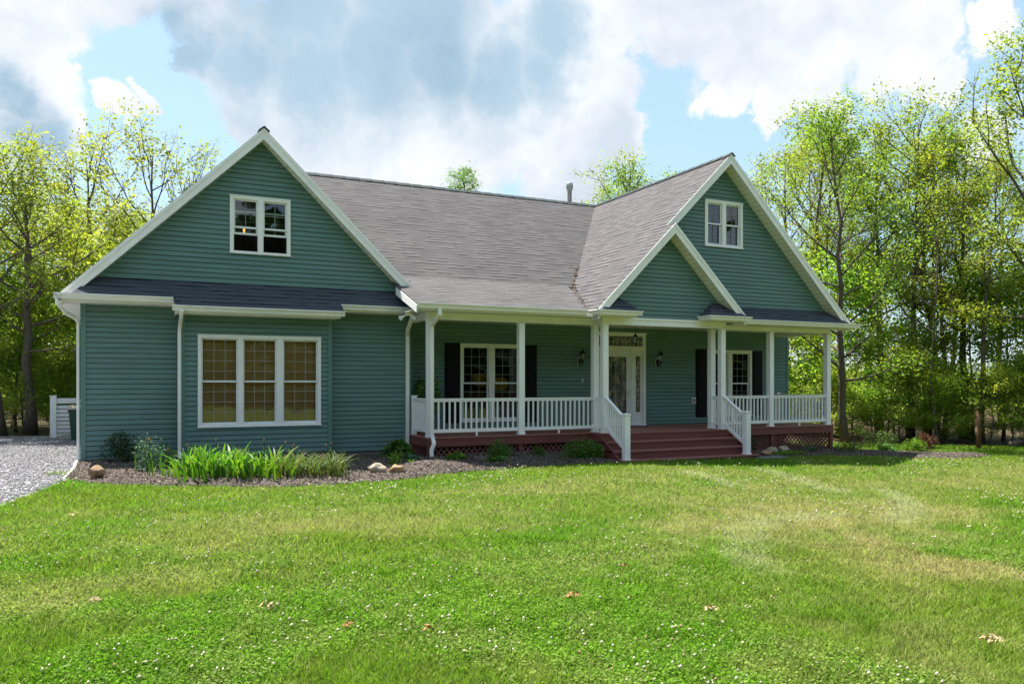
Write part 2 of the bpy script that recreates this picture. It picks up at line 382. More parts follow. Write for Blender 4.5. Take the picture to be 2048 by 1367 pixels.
# ------------------------------------------------------------------ mesh helpers
class MB:
    """collects faces, then links them as one mesh object"""
    def __init__(s):
        s.v, s.f, s.uv = [], [], {}
    def add(s, verts, faces, uvs=None):
        o = len(s.v)
        s.v += [tuple(p) for p in verts]
        for i, f in enumerate(faces):
            if uvs is not None: s.uv[len(s.f)] = [uvs[k] for k in f]
            s.f.append([k + o for k in f])
    def box(s, x0, x1, y0, y1, z0, z1):
        if x0 > x1: x0, x1 = x1, x0
        if y0 > y1: y0, y1 = y1, y0
        s.add([(x0, y0, z0), (x1, y0, z0), (x1, y1, z0), (x0, y1, z0), (x0, y0, z1), (x1, y0, z1), (x1, y1, z1), (x0, y1, z1)],
              [(0, 3, 2, 1), (4, 5, 6, 7), (0, 1, 5, 4), (1, 2, 6, 5), (2, 3, 7, 6), (3, 0, 4, 7)])
    def prism(s, poly, vec):
        """closed polygon (3D points) pushed along vec"""
        n = len(poly); vec = Vector(vec)
        a = [Vector(p) for p in poly]; b = [p + vec for p in a]
        s.add(a + b, [tuple(range(n))[::-1], tuple(range(n, 2 * n))] + [(i, (i + 1) % n, n + (i + 1) % n, n + i) for i in range(n)])
    def beam(s, p, q, w, h, up=(0, 0, 1)):
        """rectangular bar from p to q, w across, h along up"""
        p, q = Vector(p), Vector(q); d = (q - p).normalized(); up = Vector(up)
        sd = d.cross(up).normalized(); u2 = sd.cross(d).normalized()
        s.prism([p - sd * w / 2 - u2 * h / 2, p + sd * w / 2 - u2 * h / 2, p + sd * w / 2 + u2 * h / 2, p - sd * w / 2 + u2 * h / 2], q - p)
    def tube(s, pts, rad, n=6, cap=True):
        pts = [Vector(p) for p in pts]
        if not isinstance(rad, (list, tuple)): rad = [rad] * len(pts)
        o = len(s.v); ref = Vector((0.31, 0.87, 0.4)).normalized()
        for i, p in enumerate(pts):
            d = (pts[min(i + 1, len(pts) - 1)] - pts[max(i - 1, 0)])
            d = d.normalized() if d.length > 1e-9 else Vector((0, 0, 1))
            if abs(d.dot(ref)) > 0.95: ref = Vector((0.9, -0.2, 0.3)).normalized()
            a = d.cross(ref).normalized(); b = d.cross(a)
            for k in range(n):
                t = 2 * math.pi * k / n
                s.v.append(tuple(p + (a * math.cos(t) + b * math.sin(t)) * rad[i]))
        for i in range(len(pts) - 1):
            for k in range(n):
                s.f.append([o + i * n + k, o + i * n + (k + 1) % n, o + (i + 1) * n + (k + 1) % n, o + (i + 1) * n + k])
        if cap:
            s.f.append([o + k for k in range(n)][::-1]); s.f.append([o + (len(pts) - 1) * n + k for k in range(n)])
    def lathe(s, prof, c=(0, 0, 0), n=12, rot=0.0):
        """profile of (radius, z) turned about the vertical through c"""
        o = len(s.v)
        for r, z in prof:
            for k in range(n):
                t = 2 * math.pi * k / n + rot
                s.v.append((c[0] + r * math.cos(t), c[1] + r * math.sin(t), c[2] + z))
        for i in range(len(prof) - 1):
            for k in range(n):
                s.f.append([o + i * n + k, o + i * n + (k + 1) % n, o + (i + 1) * n + (k + 1) % n, o + (i + 1) * n + k])
        s.f.append([o + k for k in range(n)][::-1]); s.f.append([o + (len(prof) - 1) * n + k for k in range(n)])
    def build(s, name, mat, parent=None, smooth=False):
        me = bpy.data.meshes.new(name)
        me.from_pydata(s.v, [], s.f)
        if s.uv:
            ul = me.uv_layers.new(name='UVMap')
            for p in me.polygons:
                q = s.uv.get(p.index)
                if q:
                    for li, u in zip(p.loop_indices, q): ul.data[li].uv = u
        if smooth: me.shade_smooth()
        me.materials.append(mat)
        ob = bpy.data.objects.new(name, me); COL.objects.link(ob)
        if parent is not None: ob.parent = parent
        return ob

def np_mesh(name, co, faces, k, mat, tint=None, parent=None, link=True):
    """fast mesh: co (n,3), faces flat index array with k corners each, tint (n,3) per vertex"""
    me = bpy.data.meshes.new(name)
    co = np.asarray(co, np.float32); faces = np.asarray(faces, np.int32).ravel()
    nf = len(faces) // k
    me.vertices.add(len(co)); me.vertices.foreach_set('co', co.ravel())
    me.loops.add(len(faces)); me.loops.foreach_set('vertex_index', faces)
    me.polygons.add(nf)
    me.polygons.foreach_set('loop_start', np.arange(0, nf * k, k, dtype=np.int32))
    if tint is not None:
        a = me.color_attributes.new('tint', 'FLOAT_COLOR', 'POINT')
        c4 = np.ones((len(co), 4), np.float32); c4[:, :3] = tint
        a.data.foreach_set('color', c4.ravel())
    me.update(calc_edges=True)
    me.materials.append(mat)
    if not link: return me
    ob = bpy.data.objects.new(name, me); COL.objects.link(ob)
    if parent is not None: ob.parent = parent
    return ob

def tag(o, label=None, cat=None, group=None, kind=None):
    if label: o['label'] = label
    if cat: o['category'] = cat
    if group: o['group'] = group
    if kind: o['kind'] = kind
    return o

def thing(name, loc, label, cat, group=None, rz=0.0):
    o = bpy.data.objects.new(name, None); COL.objects.link(o)
    o.location = loc; o.rotation_euler = (0, 0, rz); o.empty_display_size = 0.2
    return tag(o, label, cat, group)

def dup(ob, parent=None, loc=None):
    c = ob.copy(); COL.objects.link(c)
    if parent is not None: c.parent = parent
    if loc is not None: c.location = loc
    return c

def vnoise(x, y, seed=0):
    """smooth 2D value noise in 0..1"""
    xi = np.floor(x).astype(np.int64); yi = np.floor(y).astype(np.int64)
    fx = x - xi; fy = y - yi
    fx = fx * fx * (3 - 2 * fx); fy = fy * fy * (3 - 2 * fy)
    def h(a, b):
        n = (a * 374761393 + b * 668265263 + seed * 974634533) & 0x7fffffff
        n = ((n ^ (n >> 13)) * 1274126177) & 0x7fffffff
        return ((n ^ (n >> 16)) & 0xffff) / 65535.0
    return (h(xi, yi) * (1 - fx) + h(xi + 1, yi) * fx) * (1 - fy) + (h(xi, yi + 1) * (1 - fx) + h(xi + 1, yi + 1) * fx) * fy

def fbm(x, y, s, seed=0, o=4):
    x = np.asarray(x, float); y = np.asarray(y, float)
    t = 0; a = 0.5; f = s
    for i in range(o):
        t = t + a * vnoise(x * f + 13.7 * i, y * f - 7.1 * i, seed + i); a *= 0.5; f *= 2.03
    return t / (1 - 0.5 ** o)

def zg(x, y):
    """height of the yard: falls gently to the right"""
    x = np.asarray(x, float); y = np.asarray(y, float)
    return -0.02 - 0.02 * np.clip(x, -8, 34) + 0.05 * (fbm(x, y, 0.16, 5, 2) - 0.5) * np.clip((np.abs(y + 8) - 3) / 6, 0, 1)
def zgs(x, y): return float(zg(x, y))

# ------------------------------------------------------------------ the house
COURSE = 0.1143
def clip(poly, axis, c, keep_ge):
    out = []
    for i in range(len(poly)):
        p, q = poly[i], poly[(i + 1) % len(poly)]
        dp, dq = p[axis] - c, q[axis] - c
        if not keep_ge: dp, dq = -dp, -dq
        if dp >= -1e-9: out.append(p)
        if (dp > 1e-9 and dq < -1e-9) or (dp < -1e-9 and dq > 1e-9):
            t = dp / (dp - dq); out.append((p[0] + (q[0] - p[0]) * t, p[1] + (q[1] - p[1]) * t))
    return out

def siding(mb, poly, axis, c, sgn, z0=0.0, holes=(), lip=0.034):
    """lapped boards over a convex polygon of (s, z); axis 'y': wall at y=c facing sgn*y, axis 'x': wall at x=c"""
    zmin = min(p[1] for p in poly); zmax = max(p[1] for p in poly)
    def pos(s, off, z):
        return (s, c + sgn * off, z) if axis == 'y' else (c + sgn * off, s, z)
    k0 = math.floor((zmin - z0) / COURSE); k1 = math.ceil((zmax - z0) / COURSE)
    def prof(t):
        return lip * (1 - 0.45 * t / 0.82) if t < 0.82 else lip * (0.55 - 0.5 * (t - 0.82) / 0.07) if t < 0.89 else lip * 0.05
    for k in range(k0, k1):
        za, zb = z0 + k * COURSE, z0 + (k + 1) * COURSE
        cuts = sorted({za, za + 0.82 * COURSE, za + 0.89 * COURSE, zb} | {h[2] for h in holes if za < h[2] < zb} | {h[3] for h in holes if za < h[3] < zb})
        for a, b in zip(cuts[:-1], cuts[1:]):
            band = clip(clip(poly, 1, a, True), 1, b, False)
            if len(band) < 3: continue
            pieces = [band]
            for h in holes:
                if h[2] <= a + 1e-6 and h[3] >= b - 1e-6:
                    nxt = []
                    for pc in pieces:
                        for q in (clip(pc, 0, h[0], False), clip(pc, 0, h[1], True)):
                            if len(q) >= 3 and max(t[0] for t in q) - min(t[0] for t in q) > 1e-4: nxt.append(q)
                    pieces = nxt
            for pc in pieces:
                vs = [pos(s, prof(round((z - za) / COURSE, 5)), z) for s, z in pc]
                mb.add(vs, [tuple(range(len(vs)))])
                if abs(a - za) < 1e-9:
                    ss = [s for s, z in pc if abs(z - a) < 1e-6]
                    if len(ss) >= 2:
                        l, r = min(ss), max(ss)
                        mb.add([pos(l, lip, a), pos(r, lip, a), pos(r, 0, a), pos(l, 0, a)], [(0, 1, 2, 3)])

def slab(mb, poly, e, t=0.05, org=(0, 0, 0)):
    """roof sheet: planar polygon with thickness t below, uv in metres along the eave and up the slope"""
    P = [Vector(p) for p in poly]; e = Vector(e).normalized()
    n = (P[1] - P[0]).cross(P[2] - P[0]).normalized()
    if n.z < 0: n = -n
    s = n.cross(e)
    if s.z < 0: s = -s
    org = Vector(org)
    uvt = [((p - org).dot(e), (p - org).dot(s)) for p in P]
    Q = [p - n * t for p in P]; m = len(P)
    mb.add(P + Q, [tuple(range(m)), tuple(range(m, 2 * m))[::-1]] + [(i, (i + 1) % m, m + (i + 1) % m, m + i) for i in range(m)], uvt + uvt)

HOUSE = thing('house', (0, 0, 0), 'teal green house with three white trimmed gables, grey roof and red porch deck', 'house')
YP, YE, YW, ZD = -1.385, -1.852, 0.942, 0.385      # porch post front, entry post front, porch back wall, deck top
ZC = 3.30                                          # porch ceiling

# -- windows: (x0, x1, z0, z1) outer casing on a wall plane y
BAYW = (2.36, 5.165, 0.705, 2.832)
LGW = (3.085, 4.485, 4.806, 6.166)
RGW = (16.05, 17.467, 5.722, 7.073)
PW1 = (9.325, 11.27, 0.62, 2.826)
PW2 = (18.06, 19.97, 0.62, 2.800)
DOOR = (13.60, 15.625, ZD, 3.262)
def shrink(w, d=0.03): return (w[0] + d, w[1] - d, w[2] + d, w[3] - d)

w = MB()
siding(w, [(0.05, 0.0), (7.5, 0.0), (7.5, 3.52), (0.05, 3.52)], 'y', 0.0, -1, 0.0)
w.build('wall', M['siding'], HOUSE)
w = MB()
siding(w, [(2.07, 0.06), (5.36, 0.06), (5.36, 3.36), (2.07, 3.36)], 'y', -0.28, -1, 0.06, [shrink(BAYW)])
siding(w, [(-0.28, 0.06), (0.0, 0.06), (0.0, 3.36), (-0.28, 3.36)], 'x', 2.02, -1, 0.06)
siding(w, [(-0.28, 0.06), (0.0, 0.06), (0.0, 3.36), (-0.28, 3.36)], 'x', 5.41, 1, 0.06)
w.build('bay_wall', M['siding'], HOUSE)
w = MB()
siding(w, [(0.25, 4.06), (7.38, 4.06), (3.814, 7.54)], 'y', 0.0, -1, 4.08, [shrink(LGW)])
w.build('gable_wall', M['siding'], HOUSE)
w = MB()
siding(w, [(12.12, 3.62), (21.27, 3.62), (16.698, 8.17)], 'y', -1.397, -1, 3.99, [shrink(RGW)])
w.build('gable_wall', M['siding'], HOUSE)
w = MB()
siding(w, [(12.05, 3.48), (16.75, 3.48), (16.75, 3.75), (14.40, 5.92), (12.05, 3.75)], 'y', -1.826, -1, 3.49)
w.build('gable_wall', M['siding'], HOUSE)
w = MB()
siding(w, [(7.56, 0.30), (21.6, 0.30), (21.6, 3.46), (7.56, 3.46)], 'y', YW, -1, 0.30, [shrink(PW1), shrink(PW2), shrink(DOOR, 0.02)])
w.build('porch_wall', M['siding'], HOUSE)
w = MB()                                                            # side and back walls
siding(w, [(0.05, 0.0), (11, 0.0), (11, 3.5), (0.05, 3.5)], 'x', 0.0, -1, 0.0)
w.build('side_wall', M['siding'], HOUSE)
w = MB()
siding(w, [(0.05, 0.0), (0.94, 0.0), (0.94, 4.4), (0.05, 4.4)], 'x', 7.54, 1, 0.0)
w.build('side_wall', M['siding'], HOUSE)
w = MB()
siding(w, [(1.0, -0.2), (11, -0.2), (11, 3.4), (1.0, 3.4)], 'x', 21.6, 1, -0.2)
w.build('side_wall', M['siding'], HOUSE)
w = MB(); w.box(0.02, 21.58, 11.0, 11.1, 0, 3.5)
w.add([(2, 11.05, 3.5), (21.4, 11.05, 3.5), (21.4, 11.05, 4.3), (2, 11.05, 4.3)], [(0, 1, 2, 3)])
w.build('back_wall', M['siding'], HOUSE)

# corner boards
w = MB()
w.box(-0.02, 0.085, -0.042, 0.09, 0.0, 3.5)
w.build('corner_board', M['trim_green'], HOUSE)
for x0, x1 in ((2.0, 2.09), (5.335, 5.43)):
    w = MB(); w.box(x0, x1, -0.325, -0.2, 0.05, 3.32); w.build('corner_board', M['trim_green'], HOUSE)
w = MB(); w.box(7.47, 7.565, -0.042, 0.09, 0.0, 3.5); w.build('corner_board', M['trim_green'], HOUSE)
w = MB(); w.box(21.545, 21.635, YW - 0.042, YW + 0.07, 0.3, 3.3); w.build('corner_board', M['trim_green'], HOUSE)
w = MB()
w.box(0.03, 7.5, 0.02, 10.9, -0.6, 0.0); w.box(2.05, 5.38, -0.25, 0.01, -0.5, 0.055); w.box(7.6, 21.5, 1.0, 10.9, -1.0, 0.3)
w.build('foundation', M['concrete'], HOUSE)

# -- roofs -----------------------------------------------------------------
RA, RX, RM = 7.756, 3.814, 0.976        # left gable: apex height, apex x, pitch
GA, GX, GM = 8.382, 16.698, 0.990       # right gable
SA, SX = 6.097, 14.38                   # entry gable
MY, MP = 5.66, 0.757                    # main ridge y, main pitch
BY, BZ = 0.60, 8.382 - 0.757 * (5.66 - 0.60)    # pitch break of the main roof
EY, EZ = -1.86, 3.625                   # porch eave
def lz(x): return RA - RM * abs(x - RX)
def gz(x): return GA - GM * abs(x - GX)

r = MB()
xl = RX - (RA - 3.64) / RM
slab(r, [(xl, -0.38, 3.64), (RX, -0.38, RA), (RX, 11.3, RA), (xl, 11.3, 3.64)], (0, 1, 0))
xr = RX + (RA - 4.085) / RM
slab(r, [(RX, -0.38, RA), (xr, -0.38, 4.085), (xr, 4, 4.085), (xr, 8, 4.085), (RX, 8, RA)], (0, 1, 0))
r.build('roof', M['roof'], HOUSE)
r = MB()
slab(r, [(4.2, BY, BZ), (20.8, BY, BZ), (20.8, MY, GA), (4.2, MY, GA)], (1, 0, 0), 0.05, (0, BY, BZ))
slab(r, [(4.2, MY + 5.6, GA - MP * 5.6), (20.8, MY + 5.6, GA - MP * 5.6), (20.8, MY, GA), (4.2, MY, GA)], (1, 0, 0))
r.build('main_roof', M['roof'], HOUSE)
r = MB()
slab(r, [(7.07, EY, EZ), (12.6, EY, EZ), (12.6, BY + 0.03, BZ + 0.03 * MP + 0.004), (7.07, BY + 0.03, BZ + 0.03 * MP + 0.004)], (1, 0, 0), 0.05, (0, EY, EZ))
r.build('porch_roof', M['roof'], HOUSE)
r = MB()                                                            # right gable, its left slope runs down to the entry gable rake
xle = GX - (GA - 3.65) / GM
xre = GX + (GA - 3.62) / GM
xm = GX - (GA - SA) / GM                                            # where the entry ridge meets the plane
slab(r, [(xle, -2.245, 3.65), (xm, -2.245, SA), (xm, -1.82, SA), (GX, -1.82, GA), (GX, 9.5, GA), (xle, 9.5, 3.65)], (0, 1, 0))
slab(r, [(GX, -1.82, GA), (xre, -1.82, 3.62), (xre, 9.5, 3.62), (GX, 9.5, GA)], (0, 1, 0))
r.build('roof', M['roof'], HOUSE)
r = MB()
xse = SX + (SA - 3.63) / GM
slab(r, [(xm, -2.245, SA), (xse, -2.245, 3.63), (xse, -1.3, 3.63), (xm, -1.3, SA)], (0, 1, 0))
r.build('roof', M['roof'], HOUSE)
# pent roofs under the gables, their shade put into the shingle colour
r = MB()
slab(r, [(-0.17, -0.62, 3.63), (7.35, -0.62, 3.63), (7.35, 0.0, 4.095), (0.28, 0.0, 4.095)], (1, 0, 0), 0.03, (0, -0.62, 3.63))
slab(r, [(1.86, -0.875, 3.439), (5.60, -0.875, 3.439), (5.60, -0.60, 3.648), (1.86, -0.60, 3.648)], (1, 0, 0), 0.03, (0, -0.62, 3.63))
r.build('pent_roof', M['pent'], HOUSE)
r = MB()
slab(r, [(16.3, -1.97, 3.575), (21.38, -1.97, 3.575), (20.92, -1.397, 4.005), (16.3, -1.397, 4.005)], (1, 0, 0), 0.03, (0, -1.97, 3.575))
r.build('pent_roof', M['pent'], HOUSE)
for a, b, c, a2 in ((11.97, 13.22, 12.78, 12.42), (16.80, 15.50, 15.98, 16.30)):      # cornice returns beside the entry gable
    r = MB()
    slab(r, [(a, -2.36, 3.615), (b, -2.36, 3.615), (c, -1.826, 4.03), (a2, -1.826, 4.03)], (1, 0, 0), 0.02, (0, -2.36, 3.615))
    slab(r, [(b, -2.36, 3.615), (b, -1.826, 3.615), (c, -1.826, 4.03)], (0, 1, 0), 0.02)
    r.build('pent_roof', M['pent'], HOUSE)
# ridge caps
def cap(p, q, wd=0.13, drop=0.11):
    c = MB(); p, q = Vector(p), Vector(q); d = (q - p).normalized(); sd = Vector((d.y, -d.x, 0))
    n = max(1, int((q - p).length / 0.42)); st = (q - p) / n
    for i in range(n):
        a = p + st * i; b = p + st * (i + 1.06); up = Vector((0, 0, 0.028))
        for sg in (1, -1):
            c.add([a + up * 0.7, b + up * 1.2, b + sd * sg * wd + Vector((0, 0, -drop)) + up * 1.2, a + sd * sg * wd + Vector((0, 0, -drop)) + up * 0.7], [(0, 1, 2, 3)])
            c.add([b + up * 1.2, b + sd * sg * wd + Vector((0, 0, -drop)) + up * 1.2, b + sd * sg * wd + Vector((0, 0, -drop)), b], [(0, 1, 2, 3)])
    c.build('ridge_cap', M['ridge'], HOUSE)
cap((RX, 4.9, RA), (RX, -0.40, RA))
cap((4.2, MY, GA), (16.7, MY, GA), 0.15, 0.115)
cap((GX, 9.4, GA), (GX, -1.84, GA))
# -- rake boards and soffits -----------------------------------------------
def rake(apex, ends, y, yw, zs, wid, m, soff=True):
    """two sloping white fascia boards meeting at the apex, plus the soffit behind them"""
    ax, az = apex
    for sg, ze in zip((-1, 1), ends):
        xe = ax + sg * (az - ze) / m
        top, bot = -0.045, -0.045 - wid * math.sqrt(1 + m * m)
        f = MB()
        f.prism([(ax, y, az + top), (xe, y, ze + top), (xe - sg * (-bot + top) / m * 0, y, ze + bot) if soff else (xe, y, ze + bot), (ax, y, az + bot)], (0, 0.022, 0))
        # narrow upper band with drip edge
        f.prism([(ax, y - 0.016, az + top + 0.04), (xe + sg * 0.01, y - 0.016, ze + top + 0.035), (xe + sg * 0.01, y - 0.016, ze + top - 0.055), (ax, y - 0.016, az + top - 0.055)], (0, 0.0155, 0))
        f.build('rake_board', M['trim'], HOUSE)
        s = MB(); zb = bot + 0.02
        n = max(2, int((az - ze) * 9))
        for i in range(n):                                          # grooved soffit panel
            t0, t1 = i / n, (i + 0.9) / n
            for u0, u1, dz in ((t0, t1, 0.0), (t1, (i + 1) / n, 0.006)):
                xa, xb = ax + (xe - ax) * u0, ax + (xe - ax) * u1
                za, zb2 = az + (ze - az) * u0 + zb + dz, az + (ze - az) * u1 + zb + dz
                s.add([(xa, y + 0.022, za), (xb, y + 0.022, zb2), (xb, yw, zb2), (xa, yw, za)], [(0, 1, 2, 3)])
        s.build('soffit', M['soffit'], HOUSE)
rake((RX, RA), (3.655, 4.12), -0.38, 0.0, 0, 0.165, RM)
rake((GX, GA), (5.75, 3.64), -1.82, -1.397, 0, 0.175, GM)
rake((SX, SA), (3.655, 3.64), -2.245, -1.826, 0, 0.17, GM)
# sloping barge board on the left edge of the porch roof
f = MB()
def barge(y): return BZ - 0.012 + (EZ - BZ + 0.012) * (BY + 0.04 - y) / (BY + 0.04 - EY)
f.prism([(7.055, -0.33, barge(-0.33) - 0.02), (7.055, -1.95, barge(-1.95) - 0.02), (7.055, -1.95, barge(-1.95) - 0.20), (7.055, -1.75, barge(-1.75) - 0.20), (7.055, -0.33, barge(-0.33) - 0.22)], (0.022, 0, 0))
f.build('barge_board', M['trim'], HOUSE)

# -- gutters, fascia and soffits at the eaves ------------------------------
def gutter(p, q, out):
    """K-style gutter from p to q (top outer lip line), out = horizontal outward direction"""
    p, q, out = Vector(p), Vector(q), Vector(out)
    g = MB()
    prof = [(0.0, 0.0), (0.004, -0.022), (-0.022, -0.03), (-0.052, -0.085), (-0.052, -0.118), (-0.125, -0.118), (-0.125, 0.0), (-0.115, 0.0), (-0.115, -0.10), (-0.06, -0.10), (-0.012, -0.02), (-0.012, 0.0)]
    pts = [p + out * a + Vector((0, 0, b)) for a, b in prof]
    g.prism(pts, q - p)
    return g.build('gutter', M['gutter'], HOUSE)
FR = (0, -1, 0)
gutter((-0.49, -0.66, 3.632), (1.835, -0.66, 3.632), FR)
gutter((1.80, -0.93, 3.440), (5.625, -0.93, 3.440), FR)
gutter((5.58, -0.66, 3.632), (7.40, -0.66, 3.632), FR)
gutter((7.09, -1.96, 3.632), (11.80, -1.96, 3.632), FR)
gutter((11.80, -2.40, 3.622), (13.22, -2.40, 3.622), FR)
gutter((15.42, -2.40, 3.605), (16.98, -2.40, 3.605), FR)
gutter((16.95, -1.99, 3.578), (21.85, -1.99, 3.578), FR)
gutter((11.78, -1.96, 3.625), (11.78, -2.40, 3.622), (-1, 0, 0))
gutter((13.22, -2.40, 3.622), (13.22, -1.85, 3.622), (1, 0, 0))
gutter((15.42, -1.85, 3.605), (15.42, -2.40, 3.605), (-1, 0, 0))
gutter((-0.49, 11.2, 3.632), (-0.49, -0.66, 3.632), (-1, 0, 0))
f = MB()
f.box(-0.44, 7.36, -0.535, -0.515, 3.47, 3.62); f.box(-0.44, 7.45, -0.515, -0.018, 3.468, 3.482)
f.box(-0.44, -0.0, 0.09, 11.2, 3.468, 3.482); f.box(-0.37, -0.35, -0.515, 11.2, 3.47, 3.62)
f.build('eave_soffit', M['soffit'], HOUSE)
f = MB()
f.box(1.90, 5.52, -0.805, -0.785, 3.275, 3.43); f.box(1.90, 5.52, -0.785, -0.30, 3.275, 3.29)
for xa, xb in ((1.88, 1.90), (5.52, 5.54)):
    f.prism([(xa, -0.805, 3.275), (xa, -0.805, 3.43), (xa, -0.03, 3.62), (xa, -0.03, 3.275)], (xb - xa, 0, 0))
f.build('bay_soffit', M['soffit'], HOUSE)
f = MB()
f.box(7.078, 12.0, -1.835, -1.815, 3.47, 3.61); f.box(7.078, 12.2, -1.815, -1.40, 3.470, 3.485); f.box(7.078, 7.54, -1.399, -0.05, 3.470, 3.485)
f.build('eave_soffit', M['soffit'], HOUSE)
f = MB()
f.box(11.90, 13.12, -2.275, -2.255, 3.47, 3.60); f.box(11.90, 13.12, -2.255, -1.84, 3.468, 3.483); f.box(11.90, 11.92, -2.255, -1.815, 3.483, 3.60); f.box(13.10, 13.12, -2.255, -1.846, 3.483, 3.60)
f.build('eave_soffit', M['soffit'], HOUSE)
f = MB()
f.box(15.52, 16.88, -2.275, -2.255, 3.455, 3.585); f.box(15.52, 16.88, -2.255, -1.84, 3.453, 3.468); f.box(15.52, 15.54, -2.255, -1.846, 3.468, 3.585)
f.build('eave_soffit', M['soffit'], HOUSE)
f = MB()
f.box(16.88, 21.7, -1.865, -1.845, 3.43, 3.56); f.box(16.75, 21.7, -1.845, -1.40, 3.428, 3.443)
f.build('eave_soffit', M['soffit'], HOUSE)
# porch beams and ceiling
f = MB()
f.box(7.52, 12.29, YP + 0.01, YP + 0.155, ZC - 0.01, 3.468); f.box(16.48, 21.17, YP + 0.01, YP + 0.155, ZC - 0.01, 3.427)
f.box(12.29, 12.47, YP + 0.155, YE + 0.012, ZC - 0.012, 3.46); f.box(16.31, 16.475, YP + 0.155, YE + 0.012, ZC - 0.012, 3.46)
f.box(12.285, 16.48, YE + 0.01, YE + 0.15, ZC - 0.015, 3.485)
f.box(7.545, 7.69, YP + 0.16, -0.03, ZC - 0.012, 3.465); f.box(21.02, 21.16, YP + 0.16, YW - 0.02, ZC - 0.012, 3.425)
f.box(12.29, 16.475, YE - 0.012, YE + 0.0095, 3.43, 3.49)
f.build('porch_beam', M['trim'], HOUSE)
f = MB(); f.box(7.70, 21.0, YP + 0.16, YW - 0.03, 3.43, 3.45); f.box(12.48, 16.30, YE + 0.155, YP + 0.159, 3.43, 3.45)
f.build('porch_ceiling', M['soffit'], HOUSE)

# -- posts -----------------------------------------------------------------
PX = [7.706, 10.21, 12.468, 16.486, 18.76, 21.163]
PWD = 0.163
def post(xr_, yf, z0=ZD, z1=ZC - 0.013):
    p = MB()
    p.box(xr_ - PWD, xr_, yf, yf + PWD, z0, z1)
    p.box(xr_ - PWD - 0.016, xr_ + 0.016, yf - 0.016, yf + PWD + 0.016, z0, z0 + 0.035)
    p.box(xr_ - PWD - 0.009, xr_ + 0.009, yf - 0.009, yf + PWD + 0.009, z0 + 0.035, z0 + 0.05)
    p.box(xr_ - PWD - 0.010, xr_ + 0.010, yf - 0.010, yf + PWD + 0.010, z1 - 0.04, z1)
    o = p.build('porch_post', M['white'], HOUSE)
    bv = o.modifiers.new('bevel', 'BEVEL'); bv.width = 0.006; bv.segments = 2
    return o
for x in PX: post(x, YP)
post(12.474, YE); post(16.467, YE)

# -- railings --------------------------------------------------------------
def baluster_mesh(h):
    b = MB(); b.box(-0.019, 0.019, -0.019, 0.019, 0, h); return b
def railing(a, b, n, za=ZD, zb=None, feet=1, balh=None):
    """top rail, bottom rail and n balusters from a to b (x, y); sloping when zb differs"""
    zb = za if zb is None else zb
    A = Vector((a[0], a[1], za)); B = Vector((b[0], b[1], zb))
    r_ = MB(); up = Vector((0, 0, 1))
    r_.beam(A + up * 0.935, B + up * 0.935, 0.088, 0.034); r_.beam(A + up * 0.893, B + up * 0.893, 0.052, 0.05)
    r_.beam(A + up * 0.145, B + up * 0.145, 0.050, 0.085)
    if feet:
        m = (A + B) / 2; r_.box(m.x - 0.022, m.x + 0.022, m.y - 0.022, m.y + 0.022, ZD, ZD + 0.1)
    root = r_.build('railing', M['white'], HOUSE)
    for i in range(n):
        t = (i + 1) / (n + 1); p = A.lerp(B, t)
        if i == 0:
            bb = baluster_mesh(0.70).build('baluster', M['white'], root); bb.location = p + up * 0.18; first = bb
        else: dup(first, root, p + up * 0.18)
yr_ = YP + PWD / 2
railing((PX[0], yr_), (PX[1] - PWD, yr_), 15)
railing((PX[1], yr_), (PX[2] - PWD, yr_), 14)
railing((PX[3], yr_), (PX[4] - PWD, yr_), 14)
railing((PX[4], yr_), (PX[5] - PWD, yr_), 15)
railing((7.625, 0.0), (7.625, YP + PWD), 9, feet=0)
railing((21.08, 0.90), (21.08, YP + PWD), 14, feet=0)
railing((12.392, YP), (12.392, YE + PWD), 2, feet=0)
railing((16.386, YP), (16.386, YE + PWD), 2, feet=0)
p = MB(); p.box(7.56, 7.69, -0.12, -0.02, ZD, ZD + 0.99); p.box(7.545, 7.705, -0.135, -0.005, ZD + 0.99, ZD + 1.015)
p.build('half_post', M['white'], HOUSE)
p = MB(); p.box(21.02, 21.14, 0.80, 0.91, ZD, ZD + 0.98); p.box(21.0, 21.16, 0.785, 0.925, ZD + 0.98, ZD + 1.005)
p.build('half_post', M['white'], HOUSE)
# stair rails with newels
YN = -2.88
ZT3 = -0.255
for xc in (12.392, 16.386):
    railing((xc, YE), (xc, YN + 0.14), 7, ZD + 0.02, ZD - 0.50, 0)
    n_ = MB()
    n_.box(xc - 0.075, xc + 0.082, YN, YN + 0.157, ZT3, 0.90)
    n_.box(xc - 0.094, xc + 0.10, YN - 0.018, YN + 0.175, ZT3, ZT3 + 0.035)
    n_.box(xc - 0.098, xc + 0.105, YN - 0.024, YN + 0.181, 0.90, 0.925)
    n_.add([(xc - 0.085, YN - 0.012, 0.925), (xc + 0.092, YN - 0.012, 0.925), (xc + 0.092, YN + 0.169, 0.925), (xc - 0.085, YN + 0.169, 0.925), (xc + 0.003, YN + 0.078, 0.955)], [(0, 1, 4), (1, 2, 4), (2, 3, 4), (3, 0, 4)])
    o = n_.build('newel_post', M['white'], HOUSE)
    bv = o.modifiers.new('bevel', 'BEVEL'); bv.width = 0.005; bv.segments = 2

